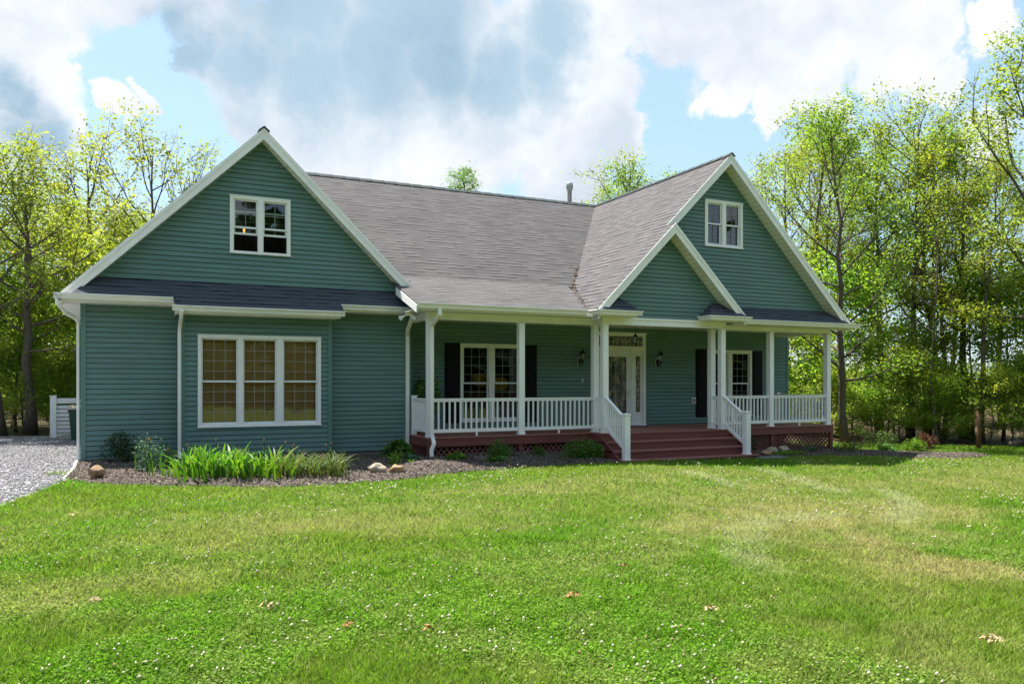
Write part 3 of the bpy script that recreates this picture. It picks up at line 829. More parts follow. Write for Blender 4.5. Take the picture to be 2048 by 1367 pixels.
# -- deck and stairs -------------------------------------------------------
d_ = MB()
def boards(x0, x1, y0, y1, z, t=0.03, wid=0.138, gap=0.006):
    y = y0
    while y < y1 - 0.02:
        d_.box(x0, x1, y, min(y + wid, y1), z - t, z); y += wid + gap
boards(7.50, 21.24, YP - 0.085, YW, ZD)
boards(12.16, 16.64, YE - 0.085, YP - 0.092, ZD)
d_.build('deck_floor', M['deck_floor'], HOUSE)
f = MB()
f.box(7.53, 12.19, YP - 0.055, YP - 0.02, ZD - 0.235, ZD - 0.031); f.box(16.61, 21.205, YP - 0.055, YP - 0.02, ZD - 0.235, ZD - 0.031)
f.box(7.53, 7.565, YP - 0.02, -0.03, ZD - 0.235, ZD - 0.031); f.box(21.17, 21.205, YP - 0.02, YW, ZD - 0.235, ZD - 0.031)
f.box(12.19, 16.61, YE - 0.055, YE - 0.02, ZD - 0.235, ZD - 0.031); f.box(12.19, 12.22, YE - 0.02, YP - 0.02, ZD - 0.235, ZD - 0.031); f.box(16.58, 16.61, YE - 0.02, YP - 0.02, ZD - 0.235, ZD - 0.031)
f.build('deck_fascia', M['deck'], HOUSE)
for x0, y0 in ((7.535, YP - 0.045), (10.03, YP - 0.03), (12.25, YP - 0.03), (16.62, YP - 0.03), (18.62, YP - 0.03), (21.09, YP - 0.045), (7.54, -0.18), (21.09, 0.78)):
    p = MB(); p.box(x0, x0 + 0.11, y0, y0 + 0.11, -0.62, ZD - 0.236); p.build('deck_pier', M['deck'], HOUSE)
def lattice(x0, x1, y, z0, z1, along='x'):
    l = MB(); w_, sp = 0.040, 0.150
    L_ = x1 - x0; H_ = z1 - z0
    for dirn, off in ((1, 0.0), (-1, 0.012)):
        c = -H_
        while c < L_ + H_:
            pts = []
            for zz in (0, H_):
                xx = c + (zz if dirn == 1 else H_ - zz)
                pts.append((xx, zz))
            (xa, za), (xb, zb_) = pts
            # clip to panel
            def cl(xa, za, xb, zb_):
                if max(xa, xb) <= 0 or min(xa, xb) >= L_: return None
                q = []
                for (xx, zz), (x2, z2) in (((xa, za), (xb, zb_)), ((xb, zb_), (xa, za))):
                    xc_ = min(max(xx, 0), L_); t = (xc_ - xx) / (x2 - xx) if x2 != xx else 0
                    q.append((xc_, zz + (z2 - zz) * t))
                return q
            q = cl(xa, za, xb, zb_)
            if q and abs(q[0][0] - q[1][0]) > 0.02:
                P = [Vector((x0 + s, y + off, z0 + z)) if along == 'x' else Vector((y + off, x0 + s, z0 + z)) for s, z in q]
                l.beam(P[0], P[1], 0.009, w_)
            c += sp
    if along == 'x': l.box(x0, x1, y - 0.006, y + 0.02, z1, z1 + 0.03)
    return l.build('lattice', M['lattice'], HOUSE)
zl1 = ZD - 0.25
lattice(7.65, 10.03, YP + 0.02, -0.42, zl1); lattice(10.14, 12.25, YP + 0.02, -0.42, zl1)
lattice(16.72, 18.62, YP + 0.02, -0.62, zl1); lattice(18.73, 21.09, YP + 0.02, -0.66, zl1)
lattice(-1.30, -0.08, 7.60, -0.42, zl1, 'y'); lattice(-1.30, 0.78, 21.15, -0.66, zl1, 'y')
# stairs: stringers, risers, treads
st = MB()
steps = [(ZD, YE - 0.085), (0.172, -2.28), (-0.042, -2.645), (ZT3, -3.005)]
xs0, xs1 = 12.16, 16.62
for i in range(1, 4):
    z, yf = steps[i]
    st.box(xs0 - 0.02, xs1 + 0.02, yf, steps[i - 1][1] + 0.05, z - 0.032, z)
st.build('stair_tread', M['deck_floor'], HOUSE)
st = MB()
for i in range(1, 4):
    zt, zb_, y = steps[i - 1][0] - 0.034, steps[i][0], steps[i - 1][1] + 0.04
    st.box(xs0 + 0.03, xs1 - 0.03, y, y + 0.02, zb_ + 0.001, zt)
st.box(xs0 + 0.03, xs1 - 0.03, -2.97, -2.95, -0.5, ZT3 - 0.033)
st.build('stair_riser', M['deck'], HOUSE)
for xa in (xs0 - 0.02, xs1 - 0.018):
    st = MB()
    st.prism([(xa, -1.92, ZD - 0.04), (xa, -2.26, 0.135), (xa, -2.62, -0.08), (xa, -2.98, -0.29), (xa, -2.98, -0.52), (xa, -2.80, -0.52), (xa, -1.92, 0.0)], (0.038, 0, 0))
    st.build('stair_stringer', M['deck'], HOUSE)

# -- downspouts ------------------------------------------------------------
def spout(pts, w_=0.085, h_=0.062, mat='gutter'):
    s = MB()
    for i in range(len(pts) - 1):
        a, b = Vector(pts[i]), Vector(pts[i + 1]); d = (b - a).normalized()
        s.beam(a - d * 0.014, b + d * 0.014, w_, h_, (0, -1, 0.001) if abs(d.z) > 0.3 else (0, 0, 1))
    o = s.build('downspout', M[mat], HOUSE)
    bv = o.modifiers.new('bevel', 'BEVEL'); bv.width = 0.012; bv.segments = 2
spout([(-0.43, -0.60, 3.50), (-0.42, -0.58, 3.40), (-0.30, -0.32, 3.24), (-0.13, -0.05, 3.16), (-0.068, 0.06, 3.06), (-0.066, 0.06, 0.02)], 0.06, 0.085)
spout([(1.995, -0.89, 3.32), (1.985, -0.80, 3.22), (1.975, -0.40, 3.00), (1.97, -0.345, 2.9), (1.97, -0.345, 0.14), (1.97, -0.45, 0.03)], 0.075, 0.06)
spout([(7.40, -0.61, 3.52), (7.40, -0.59, 3.36), (7.40, -0.25, 3.08), (7.455, -0.065, 2.98), (7.455, -0.06, 0.0)], 0.095, 0.07)
spout([(7.66, -1.90, 3.52), (7.66, -1.90, 3.36), (7.62, -1.47, 3.13), (7.62, -1.44, 3.02), (7.62, -1.44, 0.46), (7.645, -1.46, 0.36), (7.655, -1.52, 0.24), (7.60, -1.525, 0.12), (7.585, -1.525, 0.05), (7.59, -1.55, -0.20)], 0.092, 0.066)
o = MB(); o.beam((-0.09, -0.10, 0.02), (-0.07, -1.3, -0.005), 0.05, 0.03); o.beam((-0.07, -1.3, -0.005), (-0.12, -3.3, -0.02), 0.05, 0.03)
tag(o.build('drain_strip', M['white']), 'thin white drain strip on the ground between gravel and mulch bed', 'drain strip')

# -- windows ---------------------------------------------------------------
def window(wb, y, units, nx, nz, glass='glass', lower=None, split=0.5, back=None, name='window', depth=0.5, roommat='room'):
    """units: list of (x0, x1) clear openings; nx, nz: panes per sash; lower: raised height of the bottom sash per unit"""
    x0, x1, z0, z1 = wb
    f = MB(); yf = y - 0.052                                        # casing stands proud of the siding
    c = 0.072
    f.box(x0, x1, yf, y + 0.06, z1 - c, z1); f.box(x0, x1, yf, y + 0.06, z0, z0 + c * 0.75)
    xs = [x0] + [v for u in units for v in u] + [x1]
    for a, b in zip(xs[0::2], xs[1::2]): f.box(a, b, yf + 0.001, y + 0.059, z0 + c * 0.75, z1 - c)
    f.box(x0 - 0.008, x1 + 0.008, yf - 0.012, yf, z1 - 0.02, z1 + 0.012); f.box(x0 - 0.008, x1 + 0.008, yf - 0.02, yf, z0 - 0.012, z0 + 0.022)
    root = f.build(name, M['trim'], HOUSE)
    zb, zt = z0 + c * 0.75, z1 - c
    zm = zb + (zt - zb) * split
    for ui, (a, b) in enumerate(units):
        up = MB(); ys = y + 0.004; k = 0.036
        up.box(a, b, ys, ys + 0.03, zt - k, zt); up.box(a, a + k, ys, ys + 0.03, zm, zt - k); up.box(b - k, b, ys, ys + 0.03, zm, zt - k); up.box(a, b, ys - 0.004, ys + 0.03, zm - 0.02, zm + 0.024)
        up.build('upper_sash', M['sash'], root)
        raise_ = 0 if not lower else lower[ui]
        lo = MB(); yl = y + 0.036; za, ztop = zb + raise_, min(zm + raise_, zt)
        lo.box(a, b, yl, yl + 0.03, za, za + 0.05); lo.box(a, a + k, yl, yl + 0.03, za + 0.05, ztop); lo.box(b - k, b, yl, yl + 0.03, za + 0.05, ztop)
        if raise_: lo.box(a, b, yl, yl + 0.03, ztop - 0.04, ztop)
        lo.build('lower_sash', M['sash'], root)
        g = MB()
        for i in range(1, nx):
            xx = a + k + (b - a - 2 * k) * i / nx
            g.box(xx - 0.0055, xx + 0.0055, ys + 0.012, ys + 0.022, zm + 0.02, zt - k); g.box(xx - 0.0054, xx + 0.0054, yl + 0.012, yl + 0.022, za + 0.05, ztop)
        for i in range(1, nz):
            zz = zm + (zt - k - zm) * i / nz
            g.box(a + k, b - k, ys + 0.013, ys + 0.021, zz - 0.0055, zz + 0.0055)
            zz = za + 0.05 + (ztop - za - 0.05) * i / nz
            g.box(a + k, b - k, yl + 0.013, yl + 0.021, zz - 0.0055, zz + 0.0055)
        g.build('muntin_grid', M['muntin'], root)
        p = MB()
        p.add([(a + k, ys + 0.026, zm), (b - k, ys + 0.026, zm), (b - k, ys + 0.026, zt - k), (a + k, ys + 0.026, zt - k)], [(0, 1, 2, 3)])
        p.add([(a + k, yl + 0.026, za + 0.05), (b - k, yl + 0.026, za + 0.05), (b - k, yl + 0.026, ztop), (a + k, yl + 0.026, ztop)], [(0, 1, 2, 3)])
        p.build('pane', M[glass], root)
        if back:
            s = MB(); yb_ = y + 0.16; s.box(a - 0.03, b + 0.03, yb_, yb_ + 0.004, zb, zt); s.box(a - 0.03, b + 0.03, yb_ - 0.012, yb_ + 0.012, zb + 0.02, zb + 0.05)
            s.build('blind', M[back], root)
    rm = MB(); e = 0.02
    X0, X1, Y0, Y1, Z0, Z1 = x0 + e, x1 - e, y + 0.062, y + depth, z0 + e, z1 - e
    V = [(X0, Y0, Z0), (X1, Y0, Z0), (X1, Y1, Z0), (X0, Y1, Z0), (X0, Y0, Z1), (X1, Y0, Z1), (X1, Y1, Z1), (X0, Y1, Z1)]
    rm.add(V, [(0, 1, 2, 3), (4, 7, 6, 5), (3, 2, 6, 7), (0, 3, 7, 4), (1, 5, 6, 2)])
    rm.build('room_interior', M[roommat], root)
    return root
window(BAYW, -0.28, [(2.432, 3.238), (3.348, 4.118), (4.262, 5.092)], 3, 4, back='shade_brown', depth=0.6)
window(LGW, 0.0, [(3.172, 3.722), (3.848, 4.404)], 2, 2, lower=[0.40, 0.40], split=0.46, depth=1.6)
window(RGW, -1.397, [(16.158, 16.686), (16.832, 17.380)], 2, 2, depth=1.4)
window(PW1, YW, [(9.412, 10.206), (10.380, 11.185)], 3, 4, depth=2.2)
window(PW2, YW, [(18.145, 18.948), (19.118, 19.885)], 3, 4, depth=1.6)
# shutters: two raised panels each
def shutter(x0, x1, z0, z1, y):
    s = MB(); s.box(x0, x1, y - 0.045, y - 0.015, z0, z1)
    zm = z0 + (z1 - z0) * 0.46
    for a, b in ((z0 + 0.06, zm - 0.035), (zm + 0.035, z1 - 0.06)):
        s.box(x0 + 0.055, x1 - 0.055, y - 0.056, y - 0.0455, a, b); s.box(x0 + 0.085, x1 - 0.085, y - 0.066, y - 0.0565, a + 0.03, b - 0.03)
    s.build('shutter', M['black'], HOUSE)
shutter(8.855, 9.31, 0.60, 2.845, YW); shutter(11.285, 11.745, 0.57, 2.83, YW)
shutter(17.60, 18.05, 0.60, 2.835, YW); shutter(19.98, 20.44, 0.60, 2.815, YW)

# -- entrance --------------------------------------------------------------
def entrance():
    x0, x1, z0, z1 = DOOR; y = YW
    f = MB(); yf = y - 0.045
    zt0, zt1 = 2.865, 3.175                                         # transom opening
    xs = [x0 + 0.10, 14.0, 14.10, 15.075, 15.20, 15.52]
    f.box(x0, x1, yf, y + 0.06, zt1, z1); f.box(x0, x1, yf, y + 0.06, 2.745, zt0)
    f.box(x0, xs[0], yf + 0.001, y + 0.059, z0, 2.745); f.box(xs[5], x1, yf + 0.001, y + 0.059, z0, 2.745)
    f.box(x0, x0 + 0.10, yf + 0.001, y + 0.059, zt0, zt1); f.box(x1 - 0.10, x1, yf + 0.001, y + 0.059, zt0, zt1)
    f.box(xs[1], xs[2], yf + 0.001, y + 0.059, z0, 2.745); f.box(xs[3], xs[4], yf + 0.001, y + 0.059, z0, 2.745)
    f.box(x0 - 0.02, x1 + 0.02, yf - 0.025, yf, z1 - 0.02, z1 + 0.03); f.box(x0, x1, yf - 0.03, y + 0.06, z0, z0 + 0.03)
    root = f.build('entrance_frame', M['trim'], HOUSE)
    def came(g, a, b, c, d, n, yy):                                 # leaded glass pattern
        for i in range(1, n + 1):
            zz = c + (d - c) * i / (n + 1); g.box(a, b, yy - 0.004, yy + 0.004, zz - 0.004, zz + 0.004)
        xm_ = (a + b) / 2
        k = 16
        for sg in (-1, 1):
            pts = [(xm_ + sg * (b - a) * 0.30 * math.sin(math.pi * j / k) * math.sin(3 * math.pi * j / k) ** 2 + sg * 0.01, yy, c + (d - c) * (0.1 + 0.8 * j / k)) for j in range(k + 1)]
            g.tube(pts, 0.0045, 4)
    for a, b in ((xs[0], xs[1]), (xs[4], xs[5])):                   # sidelights
        s = MB(); s.box(a, b, y, y + 0.035, z0 + 0.03, 0.80); s.box(a, b, y, y + 0.035, 2.56, 2.745); s.box(a, a + 0.075, y + 0.001, y + 0.034, 0.80, 2.56); s.box(b - 0.075, b, y + 0.001, y + 0.034, 0.80, 2.56)
        sl = s.build('sidelight', M['trim'], root)
        g = MB(); came(g, a + 0.075, b - 0.075, 0.80, 2.56, 9, y + 0.012); g.build('leading', M['sash'], sl) if False else g.build('leading', M['soffit'], root)
        p_ = MB(); p_.add([(a + 0.07, y + 0.02, 0.80), (b - 0.07, y + 0.02, 0.80), (b - 0.07, y + 0.02, 2.56), (a + 0.07, y + 0.02, 2.56)], [(0, 1, 2, 3)]); p_.build('sidelight_pane', M['glass_decor'], root)
    g = MB(); ta, tb = x0 + 0.10, x1 - 0.10
    for i in range(1, 12):
        xx = ta + (tb - ta) * i / 12; g.box(xx - 0.004, xx + 0.004, y + 0.008, y + 0.016, zt0, zt1)
    g.box(ta, tb, y + 0.007, y + 0.017, 3.0, 3.008)
    for j in range(3):
        cx_ = ta + (tb - ta) * (0.2 + 0.3 * j)
        g.tube([(cx_ + 0.22 * math.cos(t), y + 0.012, zt0 + 0.03 + 0.20 * math.sin(t)) for t in np.linspace(0, math.pi, 13)], 0.006, 4)
    g.build('leading', M['soffit'], root)
    p_ = MB(); p_.add([(ta, y + 0.02, zt0), (tb, y + 0.02, zt0), (tb, y + 0.02, zt1), (ta, y + 0.02, zt1)], [(0, 1, 2, 3)]); p_.build('transom_pane', M['glass_decor'], root)
    a, b = xs[2], xs[3]                                             # glazed storm door over the door
    s = MB(); k = 0.16
    s.box(a, b, y - 0.02, y + 0.02, 2.55, 2.745); s.box(a, b, y - 0.02, y + 0.02, z0 + 0.03, z0 + 0.27)
    s.box(a, a + k, y - 0.019, y + 0.019, z0 + 0.27, 2.55); s.box(b - k, b, y - 0.019, y + 0.019, z0 + 0.27, 2.55)
    s.box(a + k - 0.02, b - k + 0.02, y - 0.028, y - 0.0205, 2.53, 2.56)
    dr = s.build('front_door', M['sash'], HOUSE)
    g = MB(); came(g, a + k, b - k, z0 + 0.27, 2.55, 6, y + 0.05)
    for i in range(1, 5):
        xx = a + k + (b - a - 2 * k) * i / 5; g.box(xx - 0.004, xx + 0.004, y + 0.046, y + 0.054, z0 + 0.27, 2.55)
    g.build('leading', M['soffit'], dr)
    p_ = MB(); p_.add([(a + k, y, z0 + 0.27), (b - k, y, z0 + 0.27), (b - k, y, 2.55), (a + k, y, 2.55)], [(0, 1, 2, 3)]); p_.build('pane', M['glass_decor'], dr)
    h = MB(); h.box(b - 0.10, b - 0.06, y - 0.03, y - 0.021, z0 + 0.92, z0 + 1.10); h.tube([(b - 0.08, y - 0.03, z0 + 1.0), (b - 0.08, y - 0.075, z0 + 1.0), (b - 0.19, y - 0.075, z0 + 1.0)], 0.011, 8)
    h.build('handle', M['steel'], dr)
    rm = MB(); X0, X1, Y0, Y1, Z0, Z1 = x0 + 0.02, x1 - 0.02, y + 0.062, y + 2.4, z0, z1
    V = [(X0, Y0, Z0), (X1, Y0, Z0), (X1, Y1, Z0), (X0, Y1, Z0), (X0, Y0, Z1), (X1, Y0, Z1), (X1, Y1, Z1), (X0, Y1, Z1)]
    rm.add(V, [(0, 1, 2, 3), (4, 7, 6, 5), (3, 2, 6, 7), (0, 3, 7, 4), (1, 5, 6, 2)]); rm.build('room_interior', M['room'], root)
entrance()
# flue through the ridge
v = MB()
vx, vy = 16.07, 6.5
v.lathe([(0.085, 7.5), (0.085, 9.06), (0.12, 9.065), (0.12, 9.09), (0.10, 9.10), (0.10, 9.12), (0.132, 9.125), (0.137, 9.32), (0.12, 9.35), (0.02, 9.36)], (vx, vy, 0), 18)
v.build('flue', M['steel'], HOUSE, True)

# ------------------------------------------------------------------ ground
BED_L = [(-0.10, -3.26), (0.33, -3.95), (0.89, -4.49), (1.64, -4.85), (2.46, -5.24), (3.32, -5.60), (4.21, -5.52), (5.2, -5.33), (6.01, -4.95), (6.74, -4.45), (7.64, -4.10), (9.1, -3.62), (10.32, -3.31), (11.4, -3.15), (12.1, -3.15), (12.1, -0.6), (7.5, 0.4), (-0.06, 0.3), (-0.08, -0.4)]
BED_R = [(16.62, -3.05), (17.58, -2.84), (19.44, -2.78), (20.94, -3.35), (21.6, -4.2), (22.92, -4.6), (24.64, -4.4), (25.23, -3.61), (23.82, -2.74), (22.57, -1.89), (22.0, 1.2), (16.62, 0.6)]
GRAVEL = [(-0.72, -6.6), (-0.53, -5.71), (-0.30, -4.64), (-0.10, -3.30), (-0.09, -0.35), (-0.02, 0.1), (-0.02, 8.6), (-1.6, 8.9), (-3.4, 9.2), (-14, 10.5), (-14, -9.5), (-3.2, -8.8), (-1.5, -7.6)]
def inside(px, py, poly):
    px = np.asarray(px, float); py = np.asarray(py, float)
    r = np.zeros(px.shape, bool); n = len(poly)
    for i in range(n):
        x1, y1 = poly[i]; x2, y2 = poly[(i + 1) % n]
        c = ((y1 > py) != (y2 > py))
        with np.errstate(divide='ignore', invalid='ignore'):
            xx = (x2 - x1) * (py - y1) / ((y2 - y1) if y2 != y1 else 1e-9) + x1
        r ^= c & (px < xx)
    return r
def edge_dist(px, py, poly):
    d = np.full(np.shape(px), 1e9); n = len(poly)
    for i in range(n):
        a = np.array(poly[i]); b = np.array(poly[(i + 1) % n]); ab = b - a
        t = np.clip(((px - a[0]) * ab[0] + (py - a[1]) * ab[1]) / (ab @ ab), 0, 1)
        d = np.minimum(d, np.hypot(px - a[0] - t * ab[0], py - a[1] - t * ab[1]))
    return d

def ell(x, y, cx, cy, rx, ry, rot=0.0, soft=0.5):
    c, s = math.cos(rot), math.sin(rot)
    u = ((x - cx) * c + (y - cy) * s) / rx; v = (-(x - cx) * s + (y - cy) * c) / ry
    d = np.sqrt(u * u + v * v)
    return np.clip((1 + soft - d) / (2 * soft), 0, 1)
def seg(x, y, pts, wd):
    d = np.full(np.shape(x), 1e9)
    for a, b in zip(pts[:-1], pts[1:]):
        a = np.array(a); b = np.array(b); ab = b - a
        t = np.clip(((x - a[0]) * ab[0] + (y - a[1]) * ab[1]) / (ab @ ab), 0, 1)
        d = np.minimum(d, np.hypot(x - a[0] - t * ab[0], y - a[1] - t * ab[1]))
    return np.clip(1 - d / wd, 0, 1)

def lawn_dry(x, y):
    """0 lush .. 1 straw: the worn patches and mower or tyre tracks in the lawn"""
    j = (fbm(x, y, 1.1, 21) - 0.5) * 2.2
    j2 = (fbm(x, y, 2.0, 31) - 0.5) * 1.6
    xx, yy = x + j * 0.8, y + j2
    d = 0.72 * ell(xx, yy, 10.2, -11.3, 3.3, 1.3, 0.25)
    d = np.maximum(d, 0.55 * ell(xx, yy, 8.6, -13.6, 1.6, 0.9, 0.7))
    d = np.maximum(d, 0.5 * ell(xx, yy, 13.2, -8.6, 4.6, 1.9, 0.15, 0.7))
    d = np.maximum(d, 0.42 * ell(xx, yy, 9.8, -6.6, 3.6, 1.3, 0.1, 0.7))
    d = np.maximum(d, 0.38 * ell(xx, yy, 3.2, -9.7, 3.4, 1.2, 0.1, 0.7))
    d = np.maximum(d, 0.4 * ell(xx, yy, 20, -8.5, 7, 3.0, 0.1, 0.7))
    d = np.maximum(d, 0.8 * ell(xx, yy, 3.13, -10.3, 0.32, 0.14, 0.3))
    d = np.maximum(d, 0.40 * ell(xx, yy, 0.6, -12.0, 1.4, 0.5, 0.1, 0.7))
    d = np.maximum(d, 0.35 * ell(xx, yy, 6.0, -16.2, 1.6, 0.8, 0.5, 0.7))
    d = np.maximum(d, 0.8 * ell(xx, yy, 9.2, -12.8, 1.0, 0.45, 0.6)); d = np.maximum(d, 0.85 * ell(xx, yy, 8.9, -14.1, 1.0, 0.4, 0.9)); d = np.maximum(d, 0.6 * ell(xx, yy, 9.9, -11.6, 1.3, 0.45, 0.2))
    d = np.maximum(d, 0.6 * ell(xx, yy, 7.1, -13.4, 0.7, 0.3, 0.9))
    d = d + (fbm(x, y, 0.55, 41) - 0.50) * 0.55 + (fbm(x, y, 2.2, 51) - 0.5) * 0.5 + (fbm(x, y, 7.0, 53) - 0.5) * 0.35 + 0.0
    return np.clip(d, 0, 1)
TRACKS = [[(12.44, -5.38), (12.08, -6.34), (11.76, -7.19), (11.38, -7.92)], [(14.49, -5.34), (13.88, -6.83), (13.31, -8.07), (12.83, -9.13)], [(13.89, -9.3), (13.13, -10.27), (12.31, -11.1), (11.43, -11.7), (10.83, -11.96)],
          [(8.5, -11.51), (9.05, -11.35), (9.71, -11.26), (10.34, -11.23)], [(8.39, -11.67), (7.7, -12.34), (7.1, -13.04), (6.73, -13.67)]]
def lawn_track(x, y):
    """pale bent grass where a mower turned"""
    j = (fbm(x, y, 1.4, 24) - 0.5) * 0.5; t = 0
    for pts in TRACKS: t = np.maximum(t, seg(x + j, y + j, pts, 0.34))
    return np.clip(t * 1.7, 0, 1) * np.clip(0.2 + 1.3 * fbm(x, y, 3.0, 33), 0, 1)
def lawn_clover(x, y):
    c = fbm(x, y, 0.5, 61) + 0.5 * (fbm(x, y, 1.7, 62) - 0.5)
    m = np.clip((c - 0.44) * 6, 0, 1)
    m = np.maximum(m, ell(x, y, 5.0, -12.8, 2.2, 1.6, 0.3, 0.6))
    m = np.maximum(m, 0.8 * ell(x, y, 6.6, -6.6, 3.4, 1.2, 0.1, 0.6))
    return m * (1 - 0.6 * lawn_dry(x, y))

LUSH = np.array([0.128, 0.238, 0.018]); MID = np.array([0.186, 0.256, 0.034]); DRY = np.array([0.37, 0.32, 0.155]); CLOV = np.array([0.100, 0.245, 0.013]); PALE = np.array([0.27, 0.29, 0.15])
def lawn_col(x, y, rng=None):
    d = lawn_dry(x, y)[:, None]; c = lawn_clover(x, y)[:, None]
    g = fbm(x, y, 0.8, 71)[:, None]
    col = LUSH * (1 - g) + MID * g
    col = col * (1 - c * 0.6) + CLOV * c * 0.6
    col = col * (1 - d) + DRY * d
    t = lawn_track(x, y)[:, None] * 0.8
    return col * (1 - t) + np.array([0.36, 0.38, 0.21]) * t

def sheet(name, xs, ys, zf, mat, tintf=None, keep=None):
    X, Y = np.meshgrid(xs, ys); x, y = X.ravel(), Y.ravel()
    z = zf(x, y)
    nx, ny = len(xs), len(ys)
    i = np.arange(nx * ny).reshape(ny, nx)
    q = np.stack([i[:-1, :-1], i[:-1, 1:], i[1:, 1:], i[1:, :-1]], -1).reshape(-1, 4)
    if keep is not None:
        k = keep(x, y); q = q[k[q].any(axis=1)]
    t = tintf(x, y) if tintf else None
    return np_mesh(name, np.stack([x, y, z], 1), q, 4, mat, t)

def soil_t(x, y):
    c = lawn_col(x, y) * 0.40 + np.array([0.03, 0.026, 0.012])
    wood = np.clip((x * 0.55 + y - 14.8) / 2.0, 0, 1) + np.clip((y - 9.5) / 1.5, 0, 1) * (x < 10)
    wood = np.clip(wood, 0, 1)[:, None]
    return c * (1 - wood) + np.array([0.075, 0.055, 0.03]) * wood
gx = np.concatenate([np.linspace(-900, -60, 15), np.linspace(-50, -14, 19), np.arange(-13, 36, 0.22), np.linspace(37, 90, 30), np.linspace(110, 900, 15)])
gy = np.concatenate([np.linspace(-300, -40, 10), np.linspace(-36, -20, 9), np.arange(-19.5, 6, 0.2), np.linspace(6.5, 60, 60), np.linspace(75, 900, 20)])
tag(sheet('ground', gx, gy, lambda x, y: zg(x, y) - 0.012, M['soil'], soil_t), kind='structure')

def bed_h(x, y, poly):
    e = np.clip(edge_dist(x, y, poly), 0, 1.2)
    h = 0.012 + 0.05 * np.clip(e / 0.5, 0, 1) + 0.05 * (fbm(x, y, 1.2, 81) - 0.5) * np.clip(e / 0.4, 0, 1) + 0.025 * (fbm(x, y, 9, 83) - 0.5)
    h = h + 0.14 * np.exp(-((x - 6.85) ** 2 / 0.55 + (y + 3.55) ** 2 / 0.25)) + 0.13 * np.exp(-((x - 10) ** 2 / 4 + (y + 1.2) ** 2 / 0.8))
    return np.where(inside(x, y, poly), zg(x, y) + h, zg(x, y) - 0.05)
for poly, nm in ((BED_L, 'mulch_bed'), (BED_R, 'mulch_bed')):
    px = [p[0] for p in poly]; py = [p[1] for p in poly]
    tag(sheet(nm, np.arange(min(px) - 0.2, max(px) + 0.2, 0.07), np.arange(min(py) - 0.2, max(py) + 0.2, 0.07), lambda x, y, P=poly: bed_h(x, y, P), M['mulch'],
              keep=lambda x, y, P=poly: inside(x, y, P)), kind='structure')
def grav_h(x, y):
    return np.where(inside(x, y, GRAVEL), zg(x, y) + 0.012 + 0.02 * (fbm(x, y, 2.0, 91) - 0.5) + 0.02 * np.clip(y / 8, 0, 1), zg(x, y) - 0.03)
tag(sheet('gravel_drive', np.arange(-14.2, 0.2, 0.1), np.arange(-9.7, 10.8, 0.1), grav_h, M['gravelbase'], keep=lambda x, y: inside(x, y, GRAVEL)), kind='structure')

def scatter_frustum(n, d0, d1, wide, rng, power=1.0):
    """points on the ground in front of the yard's edge, thinning out with distance"""
    u = rng.random(n)
    D = d0 * (d1 / d0) ** u if power == 1.0 else (d0 ** (1 - power) + u * (d1 ** (1 - power) - d0 ** (1 - power))) ** (1 / (1 - power))
    s = (rng.random(n) * 2 - 1) * wide * D
    return CAM.x + FW.x * D + RT.x * s, CAM.y + FW.y * D + RT.y * s, D
def on_lawn(x, y, m=0.0):
    ok = ~inside(x, y, BED_L) & ~inside(x, y, BED_R) & ~inside(x, y, GRAVEL)
    ok &= ~((x > 12.1) & (x < 16.68) & (y > -3.02) & (y < 0))
    ok &= ~((x > -0.1) & (x < 22) & (y > -1.3) & (y < 12))
    ok &= (x * 0.55 + y < 15.5)
    ok &= ~((y > 9.3) & (x < 3))
    return ok

